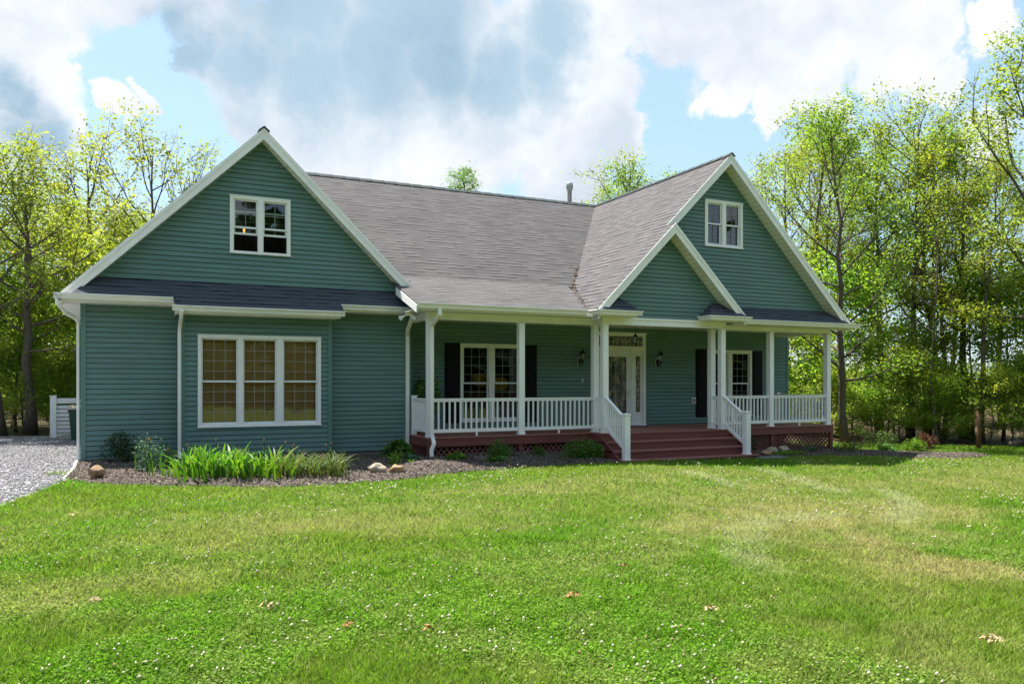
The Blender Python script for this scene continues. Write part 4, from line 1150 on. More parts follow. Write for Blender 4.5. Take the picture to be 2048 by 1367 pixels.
def build_grass():
    rng = np.random.default_rng(3)
    cos, fs, cs = [], [], []; off = 0
    # long bent blades near, plain blades far
    for n, d0, d1, near, side in ((260000, 3.9, 9.5, True, 0), (400000, 9.0, 48.0, False, 0), (170000, 2.2, 9.5, True, 6.5), (110000, 9.0, 40.0, False, 8.0)):
        x, y, D = scatter_frustum(n, d0, d1, 0.80, rng)
        if side:                                                    # the lawn goes on to both sides
            s_ = (0.70 * D + side * rng.random(n)) * rng.choice([-1, 1], n)
            x, y = CAM.x + FW.x * D + RT.x * s_, CAM.y + FW.y * D + RT.y * s_
        # ragged lawn edge: a few blades lean over the mulch
        k = on_lawn(x + rng.normal(0, 0.05, n), y + rng.normal(0, 0.05, n)); x, y, D = x[k], y[k], D[k]; n_ = len(x)
        dry = lawn_dry(x, y); clo = lawn_clover(x, y)
        h = (0.038 + 0.035 * rng.random(n_)) * (0.55 + 1.0 * fbm(x, y, 2.6, 11)) * (1 - 0.35 * dry)
        h = h * np.where(rng.random(n_) < 0.05, 1.6, 1.0)
        wd = np.maximum(0.0032, 0.00062 * D) * (0.7 + 0.6 * rng.random(n_))
        a = rng.random(n_) * 2 * np.pi; la = rng.random(n_) * 2 * np.pi; lean = h * (0.25 + 0.9 * rng.random(n_))
        z = zg(x, y) - 0.012
        dx, dy = np.cos(a) * wd, np.sin(a) * wd
        lx, ly = np.cos(la) * lean, np.sin(la) * lean
        col = lawn_col(x, y) * (0.62 + 0.76 * rng.random((n_, 1))) * (0.72 + 0.56 * fbm(x, y, 5.0, 15)[:, None])
        yel = rng.random((n_, 1)) < (0.03 + 0.25 * dry[:, None])
        col = np.where(yel, col * 0.45 + DRY * 0.6, col)
        pal = rng.random((n_, 1)) < 0.07
        col = np.where(pal, col * 0.4 + PALE * 0.6, col)
        isc = rng.random(n_) < clo * (0.38 if near else 0.2)                      # clover leaf: flat, broad
        if near:
            p0 = np.stack([x - dx, y - dy, z], 1); p1 = np.stack([x + dx, y + dy, z], 1)
            p2 = np.stack([x + dx * 0.8 + lx * 0.35, y + dy * 0.8 + ly * 0.35, z + h * 0.6], 1); p3 = np.stack([x - dx * 0.8 + lx * 0.35, y - dy * 0.8 + ly * 0.35, z + h * 0.6], 1)
            p4 = np.stack([x + lx, y + ly, z + h * 0.95], 1)
            # clover leaflets
            cw = 0.0075 + 0.004 * rng.random(n_)
            tlt = rng.normal(0, 0.35, (n_, 2))
            def fl(ang, rr):
                ox, oy = np.cos(a + ang) * cw * rr, np.sin(a + ang) * cw * rr
                return np.stack([x + ox, y + oy, z + h * 0.75 + ox * tlt[:, 0] + oy * tlt[:, 1]], 1)
            for p, ang, rr in ((p0, 0, 1), (p1, 1.25, 1), (p2, 2.5, 1), (p3, 5.0, 1), (p4, 3.75, 1)):
                p[isc] = fl(ang, rr)[isc]
            co = np.stack([p0, p1, p2, p3, p4], 1).reshape(-1, 3)
            b = np.arange(n_) * 5 + off
            fs.append(np.stack([b, b + 1, b + 2, b, b + 2, b + 3, b + 3, b + 2, b + 4], 1).ravel())
            cc = np.repeat(col[:, None, :], 5, 1); pass
            cs.append(cc.reshape(-1, 3)); off += n_ * 5
        else:
            wd2 = np.where(isc, 1.5, 1.0)[:, None]
            p0 = np.stack([x - dx, y - dy, z], 1); p1 = np.stack([x + dx, y + dy, z], 1); p2 = np.stack([x + lx, y + ly, z + h * 0.9], 1)
            mid = (p0 + p1) / 2; p0 = mid + (p0 - mid) * wd2; p1 = mid + (p1 - mid) * wd2
            co = np.stack([p0, p1, p2], 1).reshape(-1, 3)
            b = np.arange(n_) * 3 + off
            fs.append(np.stack([b, b + 1, b + 2], 1).ravel())
            cs.append(np.repeat(col[:, None, :], 3, 1).reshape(-1, 3)); off += n_ * 3
        cos.append(co)
    g = np_mesh('lawn_grass', np.concatenate(cos), np.concatenate(fs), 3, M['grass'], np.concatenate(cs))
    tag(g, kind='stuff')
build_grass()

def octa(x, y, z, r, rng, squash=0.7):
    """n low stones: six jittered corners each"""
    n = len(x)
    base = np.array([(1, 0, 0), (-1, 0, 0), (0, 1, 0), (0, -1, 0), (0, 0, 1), (0, 0, -1)], float)
    v = base[None] * (r[:, None, None] * (0.65 + 0.7 * rng.random((n, 6, 1)))) + rng.normal(0, 0.18, (n, 6, 3)) * r[:, None, None]
    v[:, :, 2] *= squash
    an = rng.random(n) * 6.28; c, s = np.cos(an)[:, None], np.sin(an)[:, None]
    vx = v[:, :, 0] * c - v[:, :, 1] * s; vy = v[:, :, 0] * s + v[:, :, 1] * c
    v = np.stack([vx + x[:, None], vy + y[:, None], v[:, :, 2] + z[:, None]], 2)
    F = np.array([(0, 2, 4), (2, 1, 4), (1, 3, 4), (3, 0, 4), (2, 0, 5), (1, 2, 5), (3, 1, 5), (0, 3, 5)])
    f = (F[None] + (np.arange(n) * 6)[:, None, None]).ravel()
    return v.reshape(-1, 3), f

def build_clover():
    rng = np.random.default_rng(8)
    n = 34000
    x, y, D = scatter_frustum(n, 4.2, 26, 0.78, rng, 0.35)
    k = on_lawn(x, y)
    dens = lawn_clover(x, y) * np.clip((fbm(x, y, 0.9, 101) - 0.35) * 3.2, 0, 1)
    band = ell(x, y, 6.0, -6.2, 5.5, 1.0, 0.12, 0.6) + ell(x, y, 9.0, -5.4, 4.0, 1.0, 0.1, 0.6) + 0.6 * ell(x, y, 17, -5.8, 5, 1.3, 0, 0.6)
    dens = np.clip(dens + 0.45 * np.clip(band, 0, 1) * np.clip((fbm(x, y, 1.5, 111) - 0.3) * 2.5, 0, 1), 0, 1) * np.clip(D / 9, 0.4, 1.0) * 0.30
    k &= rng.random(n) < dens
    x, y, D = x[k], y[k], D[k]; n = len(x)
    r = (0.0100 + 0.004 * rng.random(n)) * np.clip(D / 9, 1, 1.5)
    v, f = octa(x, y, zg(x, y) + 0.055 + 0.025 * rng.random(n), r, rng, 0.95)
    c = np.array([0.60, 0.57, 0.44]) * (0.8 + 0.3 * rng.random((n, 1)))
    c = np.where(rng.random((n, 1)) < 0.12, c * np.array([0.8, 0.62, 0.5]), c)
    tag(np_mesh('clover_flowers', v, f, 3, M['clover'], np.repeat(c[:, None], 6, 1).reshape(-1, 3)), kind='stuff')
build_clover()

def build_chips():
    rng = np.random.default_rng(12)
    X, Y, Z = [], [], []
    for poly, n in ((BED_L, 52000), (BED_R, 22000)):
        px = [p[0] for p in poly]; py = [p[1] for p in poly]
        x = rng.uniform(min(px), max(px), n * 2); y = rng.uniform(min(py), max(py), n * 2)
        k = inside(x, y, poly) & (y < 0.1); x, y = x[k][:n], y[k][:n]
        X.append(x); Y.append(y); Z.append(bed_h(x, y, poly))
    x, y, z = (np.concatenate(t) for t in (X, Y, Z)); n = len(x)
    a = rng.random(n) * 6.28; ln = 0.008 + 0.024 * rng.random(n); wd = 0.0035 + 0.0045 * rng.random(n)
    tz = rng.normal(0, 0.35, n); tw = rng.normal(0, 0.5, n)
    ux, uy = np.cos(a) * ln, np.sin(a) * ln; vx, vy = -np.sin(a) * wd, np.cos(a) * wd
    z = z + 0.006
    P = [np.stack([x + su * ux + sv * vx, y + su * uy + sv * vy, z + su * tz * ln + sv * tw * wd], 1) for su, sv in ((-1, -1), (1, -1), (1, 1), (-1, 1))]
    co = np.stack(P, 1).reshape(-1, 3)
    c = np.array([0.15, 0.123, 0.106]) * (0.35 + 1.1 * rng.random((n, 1)) ** 1.3)
    c = np.where(rng.random((n, 1)) < 0.08, np.array([0.34, 0.27, 0.20]), c)
    tag(np_mesh('mulch_chips', co, np.arange(n * 4), 4, M['chips'], np.repeat(c[:, None], 4, 1).reshape(-1, 3)), kind='stuff')
    n = 90000
    x = rng.uniform(-9, 0, n); y = rng.uniform(-9, 9.2, n)
    k = inside(x, y, GRAVEL) & (rng.random(n) < np.clip(1.2 + (x / 7), 0.15, 1)); x, y = x[k], y[k]; n = len(x)
    r = 0.010 + 0.014 * rng.random(n) ** 1.5
    v, f = octa(x, y, grav_h(x, y) + r * 0.3, r, rng, 0.7)
    c = np.array([0.26, 0.257, 0.272]) * (0.35 + 0.95 * rng.random((n, 1)))
    c = np.where(rng.random((n, 1)) < 0.1, c * np.array([1.2, 1.0, 0.8]), c)
    tag(np_mesh('gravel_stones', v, f, 3, M['stones'], np.repeat(c[:, None], 6, 1).reshape(-1, 3)), kind='stuff')
build_chips()

# ------------------------------------------------------------------ trees
def leaf_quads(pts, size, rng, up=0.5, tint=None, aspect=0.62):
    """diamond leaves at pts (n,3); returns co, faces(quads), tint per vertex"""
    n = len(pts)
    a = rng.normal(0, 1, (n, 3)); a[:, 2] *= 0.6; a /= np.linalg.norm(a, axis=1, keepdims=True)
    nn = rng.normal(0, 1, (n, 3)); nn[:, 2] = np.abs(nn[:, 2]) + up
    b = np.cross(nn, a); b /= np.maximum(np.linalg.norm(b, axis=1, keepdims=True), 1e-6)
    c = np.cross(a, b)
    l = (size * (0.45 + 1.1 * rng.random(n)))[:, None]; w = l * aspect
    f = 0.25 * w
    co = np.stack([pts - a * l, pts - b * w + c * f + a * l * 0.1, pts + a * l, pts + b * w + c * f + a * l * 0.1], 1).reshape(-1, 3)
    t = np.ones((n, 3)) if tint is None else tint
    return co, np.arange(n * 4), np.repeat(t[:, None], 4, 1).reshape(-1, 3)

def skeleton(seed, H, cb, R, lean=(0, 0), r0=0.18, nprim=16, sparse=1.0, forks=0, spread=0.34, per=22, twiggy=False, drop=0.0):
    """trunk, limbs, twigs as tubes plus leaf cluster centres"""
    rng = np.random.default_rng(seed)
    wood = MB(); leaves = []
    ns = 10
    tp = []; ox = oy = 0.0
    for i in range(ns + 1):
        t = i / ns
        tp.append(Vector((lean[0] * t * H + ox, lean[1] * t * H + oy, t * H)))
        ox += rng.normal(0, 0.007) * H; oy += rng.normal(0, 0.007) * H
    tr = [r0 * (1.25 if i == 0 else 1) * (1 - 0.86 * (i / ns) ** 0.9) for i in range(ns + 1)]
    wood.tube(tp, tr, 8)
    def along(P, t):
        k = min(int(t * (len(P) - 1)), len(P) - 2); f = t * (len(P) - 1) - k
        return P[k].lerp(P[k + 1], f)
    def branch(p, az, el, L, r, curl, lvl):
        P = [p]; d = Vector((math.cos(az) * math.cos(el), math.sin(az) * math.cos(el), math.sin(el)))
        m = 5 if lvl == 0 else 3
        for i in range(m):
            d = (d + Vector((rng.normal(0, 0.13), rng.normal(0, 0.13), curl + rng.normal(0, 0.08)))).normalized()
            P.append(P[-1] + d * L / m)
        wood.tube(P, [r * (1 - 0.8 * i / m) for i in range(m + 1)], 5 if lvl == 0 else 3, False)
        return P
    az = rng.random() * 6.28
    for i in range(nprim):
        t = cb + (0.97 - cb) * ((i + rng.random() * 0.7) / nprim)
        u = (t - cb) / (1 - cb)
        L = R * (0.45 + 0.75 * math.sin(math.pi * min(1, 0.18 + 0.8 * u)) ** 0.9) * (0.7 + 0.5 * rng.random())
        az += 2.4 + rng.normal(0, 0.4)
        el = math.radians(18 + 40 * u + rng.normal(0, 9))
        r = r0 * 0.38 * (1 - 0.6 * u)
        P = branch(along(tp, t), az, el, L, r, 0.10 - drop, 0)
        for j in range(5):
            s = 0.28 + 0.7 * (j + rng.random() * 0.8) / 5
            q = along(P, min(s, 0.98))
            Q = branch(q, az + rng.choice([-1, 1]) * (0.4 + 0.7 * rng.random()), el + rng.normal(0.1, 0.35), L * (0.30 + 0.28 * rng.random()), r * 0.42, 0.05 - drop, 1)
            for k in range(3):
                c = along(Q, 0.35 + 0.63 * rng.random())
                if twiggy: branch(c, az + rng.normal(0, 1.0), el + rng.normal(0.3, 0.4), L * 0.16, r * 0.16, 0.05, 1)
                if rng.random() < sparse: leaves.append(c)
        for k in range(2):
            if rng.random() < sparse: leaves.append(along(P, 0.7 + 0.3 * rng.random()))
    C = np.array([tuple(c) for c in leaves]); n = len(C)
    return wood, C, rng

def tree_meshes(nm, seed, H, cb, R, leafm, size=0.050, per=24, spread=0.27, wmat='bark', warm=0.25, **kw):
    wood, C, rng = skeleton(seed, H, cb, R, **kw)
    n = len(C)
    cl = 0.72 + 0.5 * rng.random((n, 1)) * np.ones((1, 3))
    cl = np.where(rng.random((n, 1)) < warm, cl * np.array([1.22, 1.05, 0.7]), cl)
    idx = np.repeat(np.arange(n), per)
    pts = C[idx] + rng.normal(0, 1, (len(idx), 3)) * np.array([spread, spread, spread * 0.7])
    tint = cl[idx] * (0.75 + 0.5 * rng.random((len(idx), 1)))
    co, f, t = leaf_quads(pts, size, rng, 0.5, tint)
    crown = np_mesh(nm + '_crown', co, f, 4, M[leafm], t, link=False)
    o = wood.build('trunk', M[wmat], None, True)
    me = o.data; bpy.data.objects.remove(o)
    return me, crown

def place_tree(name, meshes, x, y, label, cat, group=None, rz=0.0, s=1.0, sz=None):
    r = thing(name, (x, y, zgs(x, y) - 0.05), label, cat, group, rz)
    r.scale = (s, s, s if sz is None else sz)
    for nm, me in (('trunk', meshes[0]), ('crown', meshes[1])):
        o = bpy.data.objects.new(nm, me); COL.objects.link(o); o.parent = r
    return r

V = {}
V['a'] = tree_meshes('a', 1, 12.5, 0.34, 2.9, 'leaf', r0=0.17, nprim=20, per=34, sparse=0.82)
V['b'] = tree_meshes('b', 2, 12.5, 0.36, 2.5, 'leaf_y', r0=0.15, nprim=20, per=34, sparse=0.82, warm=0.4)
V['c'] = tree_meshes('c', 3, 12.5, 0.28, 3.1, 'leaf', r0=0.19, nprim=22, per=34, sparse=0.82, lean=(-0.06, 0.02))
V['d'] = tree_meshes('d', 4, 12.5, 0.42, 2.7, 'leaf_y', r0=0.14, nprim=17, per=34, sparse=0.9, lean=(0.05, 0), warm=0.4)
V['e'] = tree_meshes('e', 5, 12.5, 0.20, 3.0, 'leaf', r0=0.16, nprim=24, per=34, sparse=0.82, lean=(0.08, 0.0))
V['f'] = tree_meshes('f', 6, 11.5, 0.40, 3.0, 'leaf_y', r0=0.15, nprim=17, per=14, sparse=0.70, twiggy=True, warm=0.3, size=0.064)
V['g'] = tree_meshes('g', 7, 11.5, 0.34, 3.2, 'leaf_y', r0=0.20, nprim=20, per=36, sparse=0.95, twiggy=True, warm=0.35, size=0.052)
V['h'] = tree_meshes('h', 8, 11.5, 0.42, 2.4, 'leaf_y', r0=0.12, nprim=15, per=6, sparse=0.35, twiggy=True, warm=0.3, size=0.058)
V['u1'] = tree_meshes('u1', 11, 5.0, 0.08, 2.3, 'leaf_u', r0=0.07, nprim=18, per=20, spread=0.26, size=0.066)
V['u2'] = tree_meshes('u2', 12, 5.0, 0.05, 2.1, 'leaf_d', r0=0.06, nprim=18, per=28, spread=0.28, size=0.07)
V['u3'] = tree_meshes('u3', 13, 5.0, 0.12, 2.6, 'leaf_v', r0=0.06, nprim=16, per=18, spread=0.26, size=0.064, warm=0.2)
def pine_meshes():
    rng = np.random.default_rng(31); wood = MB(); H = 17.4
    tp = [Vector((0.1 * math.sin(i), 0.1 * math.cos(i * 1.7), H * i / 10)) for i in range(11)]
    wood.tube(tp, [0.22 * (1 - 0.9 * i / 10) for i in range(11)], 8); C = []
    for i in range(46):
        t = 0.45 + 0.54 * i / 46; L = 2.6 * (1.08 - t) ** 0.6 + 0.25; az = i * 2.4; el = 0.15 + 0.5 * t
        p = Vector((0, 0, H * t)); q = p + Vector((math.cos(az) * L, math.sin(az) * L, L * math.tan(el) * 0.5))
        wood.tube([p, (p + q) / 2 + Vector((0, 0, -0.05)), q], [0.045, 0.03, 0.012], 4, False)
        for k in range(7): C.append(p.lerp(q, 0.3 + 0.7 * rng.random()))
    C = np.array([tuple(c) for c in C]); idx = np.repeat(np.arange(len(C)), 26)
    pts = C[idx] + rng.normal(0, 0.22, (len(idx), 3))
    co, f, t = leaf_quads(pts, 0.13, rng, 0.3, (0.7 + 0.5 * rng.random((len(idx), 1))) * np.ones((1, 3)), 0.16)
    cr = np_mesh('pine_crown', co, f, 4, M['leaf_d'], t, link=False)
    o = wood.build('trunk', M['bark'], None, True); me = o.data; bpy.data.objects.remove(o)
    return me, cr

RG = 'woodland trees to the right of the house'
LG = 'woodland trees to the left of the house'
TR = [  # variant, x, y, height, crown scale, turn, label, group
    ('e', 25.4, 1.8, 12.4, 1.0, 3.6, 'leaning grey trunked tree nearest the right end of the porch', RG),
    ('a', 30.8, 4.7, 13.0, 1.05, 0.4, 'tall straight grey trunked tree just right of the leaning tree', RG),
    ('c', 33.6, 4.5, 13.6, 1.0, 0.6, 'slim dark trunked tree leaning left over the undergrowth', RG),
    ('b', 29.4, 8.7, 13.7, 1.0, 2.0, 'yellow green tree rising directly behind the right gable slope', RG),
    ('d', 34.7, 11.7, 15.6, 1.0, 1.1, 'woodland tree standing farther back in the wood on the right', RG),
    ('d', 31.0, 0.2, 10.8, 0.9, 4.0, 'thin forked tree at the lawn edge near the orange post', RG),
    ('d', 29.2, 6.6, 14.2, 1.1, 2.7, 'pale tree with forked trunk just behind the leaning tree', RG),
    ('b', 31.1, 3.4, 14.1, 1.15, 5.3, 'yellow crowned tree between the straight tree and the dark leaning one', RG),
    ('a', 33.3, 2.4, 12.6, 1.1, 1.7, 'green tree filling the dip left of the tallest tree', RG),
    ('f', 27.6, 5.0, 12.2, 0.62, 3.9, 'slender sapling rising close behind the porch roof corner', RG),
    ('h', 32.2, 2.6, 11.8, 0.9, 0.3, 'thin half bare trunk among the undergrowth on the right', RG),
    ('f', 35.4, 5.2, 14.0, 0.75, 1.0, 'thin sparse tree standing deep between the right hand trunks', RG),
    ('h', 29.0, 0.6, 9.0, 0.6, 4.4, 'bare spindly sapling at the edge of the right lawn', RG),
    ('g', 30.6, -2.2, 15.0, 1.15, 2.2, 'tallest tree, at the right edge of the photo', RG),
    ('b', 43.1, 9.9, 15.2, 1.1, 5.0, 'woodland tree standing farther back in the wood on the right', RG),
    ('a', 41.7, 6.2, 13.4, 1.1, 2.4, 'woodland tree standing farther back in the wood on the right', RG),
    ('c', 42.8, 15.6, 16.4, 1.25, 1.4, 'woodland tree standing farther back in the wood on the right', RG),
    ('b', 39.9, 1.0, 14.7, 1.15, 3.0, 'woodland tree standing farther back in the wood on the right', RG),
    ('e', 28.2, 18.2, 15.0, 1.35, 3.1, 'broad bright green tree showing between the flue and right gable ridge', None),
    ('e', 33.6, 20.6, 15.8, 1.3, 1.9, 'green treetop just left of the right gable peak, behind the ridge', None),
    ('a', 28.6, 22.6, 14.0, 1.2, 2.2, 'smaller farther treetop just right of the flue above the ridge', None),
    ('g', -2.0, 10.5, 8.7, 1.0, 5.6, 'thick trunked tree standing behind the white slatted fence', LG),
    ('f', -2.7, 9.7, 9.0, 0.95, 1.2, 'slim trunked tree at the far left edge behind the gravel', LG),
    ('g', -1.5, 18.0, 9.8, 1.0, 2.9, 'woodland tree standing farther back in the wood on the left', LG),
    ('f', -0.2, 15.2, 11.3, 1.0, 0.7, 'sparse tree with open crown above the left gable eave', LG),
    ('f', 1.5, 13.3, 11.0, 0.95, 3.5, 'sparse leaning tree whose twigs stand highest left of the left gable', LG),
    ('h', 2.9, 17.0, 11.6, 1.1, 4.6, 'almost bare twiggy tree beside the upper left gable slope', LG),
    ('g', -4.4, 13.8, 9.4, 1.0, 4.1, 'woodland tree standing farther back in the wood on the left', LG),
    ('b', 0.3, 27.2, 10.8, 1.15, 1.5, 'woodland tree standing farther back in the wood on the left', LG),
    ('g', -3.6, 33.5, 11.4, 1.3, 0.9, 'woodland tree standing farther back in the wood on the left', LG),
    ('f', -5.8, 30.1, 11.2, 1.2, 5.9, 'woodland tree standing farther back in the wood on the left', LG),
    ('h', 4.3, 20.8, 12.4, 1.0, 2.6, 'bare branched treetop nearest the left gable peak', LG),
    ('a', -1.7, 37.0, 11.2, 1.3, 2.0, 'woodland tree standing farther back in the wood on the left', LG),
]
BASEH = dict(a=13.2, b=13.2, c=13.2, d=13.2, e=13.2, f=12.3, g=12.3, h=12.3)
for v, x, y, h, s, rz, lb, g in TR:
    place_tree('tree', V[v], x, y, lb, 'tree', g, rz, s, h / BASEH[v])
place_tree('pine_tree', pine_meshes(), 22.2, 32.2, 'dark pine top peeking over the main roof ridge', 'pine tree', None, 0, 1.0)
UR = [(31.2, 7.9, 3.5), (34.0, 6.5, 3.8), (33.8, 1.1, 6.0), (33.2, -0.9, 4.6), (37.6, 1.5, 7.1),
      (33.5, 13.4, 5.2), (27.4, 5.6, 1.6), (29.8, 3.1, 1.5), (31.2, 2.3, 1.6), (30.6, 0.8, 1.3), (32.0, -0.4, 2.0), (27.6, 3.2, 1.1), (28.6, 7.0, 2.6), (30.0, 12.5, 4.6), (33.0, 3.4, 2.6), (36.3, -1.4, 5.0), (27.9, 4.4, 6.6), (32.4, 6.0, 7.5), (32.6, 1.6, 6.2), (30.0, 2.6, 3.2), (33.4, -1.6, 6.5), (26.6, 7.2, 5.0), (34.6, -0.4, 3.0),
      (26.4, 3.4, 2.4), (27.3, 2.2, 2.0), (28.4, 1.9, 3.0), (29.4, 0.8, 2.4), (30.6, -0.4, 2.6), (31.6, -1.2, 3.2), (32.4, -2.2, 3.8), (29.0, 4.6, 3.8), (30.4, 4.0, 4.4), (31.8, 3.2, 4.2), (27.6, 6.4, 4.0)]
UL = [(-1.8, 15.9, 5.2), (-0.6, 16.5, 4.5), (-4.2, 17.1, 5.0), (-3.4, 24.5, 4.2), (0.7, 24.8, 7.9), (-1.7, 13.9, 2.0), (-3.1, 15.5, 1.6), (-2.4, 21.0, 4.6), (-0.9, 19.6, 3.4), (-2.6, 12.2, 5.2), (-0.9, 12.6, 6.0), (-3.9, 11.6, 4.6), (0.4, 14.0, 6.5), (-2.3, 11.3, 2.6), (-1.4, 11.7, 3.0), (-0.6, 11.4, 2.6), (-3.1, 10.9, 2.6), (-1.0, 13.2, 4.0), (-3.9, 13.0, 4.2)]
rng_u = random.Random(5)
for i, (x, y, h) in enumerate(UR):
    v = ['u1', 'u3', 'u1', 'u3'][i % 4]
    s = max(0.55, h / 5.5)
    place_tree('understory_shrub', V[v], x, y, 'leafy understory shrub growing among the trunks right of the house', 'shrub', 'understory shrubs in the right wood', rng_u.random() * 6.3, s, h / 5.4)
for i, (x, y, h) in enumerate(UL):
    v = ['u3', 'u1'][i % 2] if i != 0 else 'u2'
    s = max(0.5, h / 5.8)
    place_tree('understory_shrub', V[v], x, y, 'leafy understory shrub growing among the trunks left of the house', 'shrub', 'understory shrubs in the left wood', rng_u.random() * 6.3, s, h / 5.4)
def far_woods():
    rng = np.random.default_rng(77); P = []
    for cx, cy, rx, ry, h, n in ((84, 24, 34, 12, 3.0, 7000), (74, 50, 34, 10, 4.5, 7000), (-8, 52, 14, 8, 6.5, 7000), (30, 60, 30, 8, 8, 5000)):
        x = rng.normal(cx, rx * 0.5, n); y = rng.normal(cy, ry * 0.5, n)
        top = h * (0.55 + 0.7 * fbm(x, y, 0.12, 9)); z = top * rng.random(n) ** 0.6
        P.append(np.stack([x, y, zg(x, y) + z], 1))
    P = np.concatenate(P)
    co, f, t = leaf_quads(P, 0.30, rng, 0.5, (0.6 + 0.7 * rng.random((len(P), 1))) * np.ones((1, 3)))
    tag(np_mesh('distant_woods', co, f, 4, M['leaf'], t), kind='stuff')
    n = 60000                                                        # tree line across the lawn, behind the photographer
    x = rng.uniform(-70, 80, n); y = rng.normal(-52, 5, n); top = 16 * (0.6 + 0.6 * fbm(x, y, 0.09, 19)); z = top * rng.random(n) ** 0.7
    co, f, t = leaf_quads(np.stack([x, y, zg(x, y) + z], 1), 0.85, rng, 0.5, (0.6 + 0.7 * rng.random((n, 1))) * np.ones((1, 3)))
    tag(np_mesh('distant_woods', co, f, 4, M['leaf_dk'], t), kind='stuff')
far_woods()

# ------------------------------------------------------------------ garden plants
def shrub(name, x, y, rx, ry, rz, n, size, mat, label, group=None, seed=0, shape=0.6, z0=None, aspect=0.6, cat='shrub', lumps=9):
    rng = np.random.default_rng(seed + 1000)
    g = zgs(x, y) + 0.05 if z0 is None else z0
    root = thing(name, (x, y, g), label, cat, group)
    d = rng.normal(0, 1, (lumps, 3)); d[:, 2] = np.abs(d[:, 2]); d /= np.linalg.norm(d, axis=1, keepdims=True)
    lc = d * np.array([rx, ry, rz]) * 0.62 + np.array([0, 0, rz * 0.12])
    k = rng.integers(0, lumps, n)
    p = rng.normal(0, 1, (n, 3)); p /= np.linalg.norm(p, axis=1, keepdims=True); p *= (0.5 + 0.5 * rng.random((n, 1)) ** shape) * np.array([rx, ry, rz]) * 0.48
    P = lc[k] + p; P[:, 2] = np.abs(P[:, 2]) + 0.01
    lt = 0.75 + 0.5 * rng.random((lumps, 1))
    t = lt[k] * (0.7 + 0.6 * rng.random((n, 1))) * np.ones((1, 3))
    co, f, tt = leaf_quads(P, size, rng, 0.6, t, aspect)
    np_mesh('foliage', co, f, 4, M[mat], tt, root)
    s = MB()
    for i in range(lumps):
        s.tube([(0.02 * math.cos(i), 0.02 * math.sin(i), -0.06), tuple(lc[i] * 0.5 + np.array([0, 0, 0.02])), tuple(lc[i])], [0.009, 0.007, 0.004], 4, False)
    s.build('stem', M['twig'], root)
    return root

def blades(name, x, y, n, h, w, mat, label, group=None, seed=0, arch=0.5, spread=0.12, flowers=0, cat='plant', z0=None):
    """clump of arching sword or strap leaves"""
    rng = np.random.default_rng(seed + 2000)
    g = (zgs(x, y) + 0.03) if z0 is None else z0
    root = thing(name, (x, y, g), label, cat, group)
    K = 5; co, fc, tt = [], [], []
    for i in range(n):
        az = rng.random() * 6.28; hh = h * (0.6 + 0.5 * rng.random()); ar = arch * (0.3 + 1.1 * rng.random())
        bx, by = rng.normal(0, spread, 2); ww = w * (0.7 + 0.6 * rng.random())
        dx, dy = math.cos(az), math.sin(az); fa = az + rng.normal(0, 0.9); px, py = -math.sin(fa), math.cos(fa)
        o = len(co); tn = np.array([1, 1, 1]) * (0.65 + 0.6 * rng.random())
        if rng.random() < 0.08: tn = np.array([2.2, 1.2, 1.6])
        for k in range(K + 1):
            t = k / K; out = ar * hh * t ** 2; z = hh * (t - 0.42 * ar * t ** 3)
            wk = ww * (0.75 + 0.5 * t) * (1 - t ** 3) + 0.0012
            for sg in (-1, 1): co.append((bx + dx * out + px * wk * sg, by + dy * out + py * wk * sg, z)); tt.append(tn * (0.8 + 0.35 * t))
        for k in range(K): fc += [o + 2 * k, o + 2 * k + 1, o + 2 * k + 3, o + 2 * k + 2]
    np_mesh('leaf', np.array(co), np.array(fc), 4, M[mat], np.array(tt), root)
    if flowers:
        s = MB(); b = MB()
        for i in range(flowers):
            az = rng.random() * 6.28; tx, ty = 0.12 * math.cos(az), 0.12 * math.sin(az); hz = h * (0.95 + 0.2 * rng.random())
            s.tube([(tx * 0.3, ty * 0.3, 0), (tx * 0.7, ty * 0.7, hz * 0.6), (tx, ty, hz)], [0.006, 0.005, 0.004], 5)
            b.lathe([(0.003, -0.01), (0.012, 0.0), (0.014, 0.02), (0.006, 0.045), (0.001, 0.05)], (tx, ty, hz), 6)
        s.build('flower_stalk', M['leaf_sh'], root); b.build('seed_pod', M['dead'], root)
    return root

IG = 'iris clumps under the bay window'
iris = [(1.95, -3.75), (2.15, -4.15), (2.05, -4.5), (2.45, -3.7), (2.5, -4.25), (2.75, -4.6), (2.85, -3.9), (3.05, -4.35), (3.2, -4.75), (3.35, -4.0), (2.3, -3.3), (2.9, -3.4), (3.55, -4.5)]
for i, (x, y) in enumerate(iris):
    blades('iris_clump', x, y, 26, 0.70 if i % 3 else 0.60, 0.025, 'iris', 'bright green sword leaved iris clump under the triple bay window', IG, i, 0.60, 0.15, 1 if i % 4 == 0 else 0)
GG = 'fine leaved clumps at the right end of the iris row'
for i, (x, y) in enumerate([(3.75, -4.55), (4.0, -4.2), (4.1, -4.75), (4.35, -4.35), (4.5, -4.75), (3.85, -3.75), (4.65, -4.1)]):
    blades('grassy_clump', x, y, 60, 0.58, 0.008, 'strap', 'fine leaved grassy clump between the irises and the pale rocks', GG, 40 + i, 0.75, 0.10, 1 if i % 3 == 0 else 0)
blades('iris_plant', 1.30, -3.55, 9, 0.62, 0.012, 'iris', 'sparse tall iris stalks between the brown boulder and iris row', None, 61, 0.25, 0.10, 3)
blades('iris_plant', 1.62, -3.95, 14, 0.45, 0.014, 'iris', 'short sparse iris at the left end of the iris row', None, 62, 0.55, 0.13, 1)
blades('daylily', 6.27, -2.67, 42, 0.36, 0.011, 'leaf_lime', 'yellow green daylily behind the two large rocks', None, 63, 0.8, 0.07)
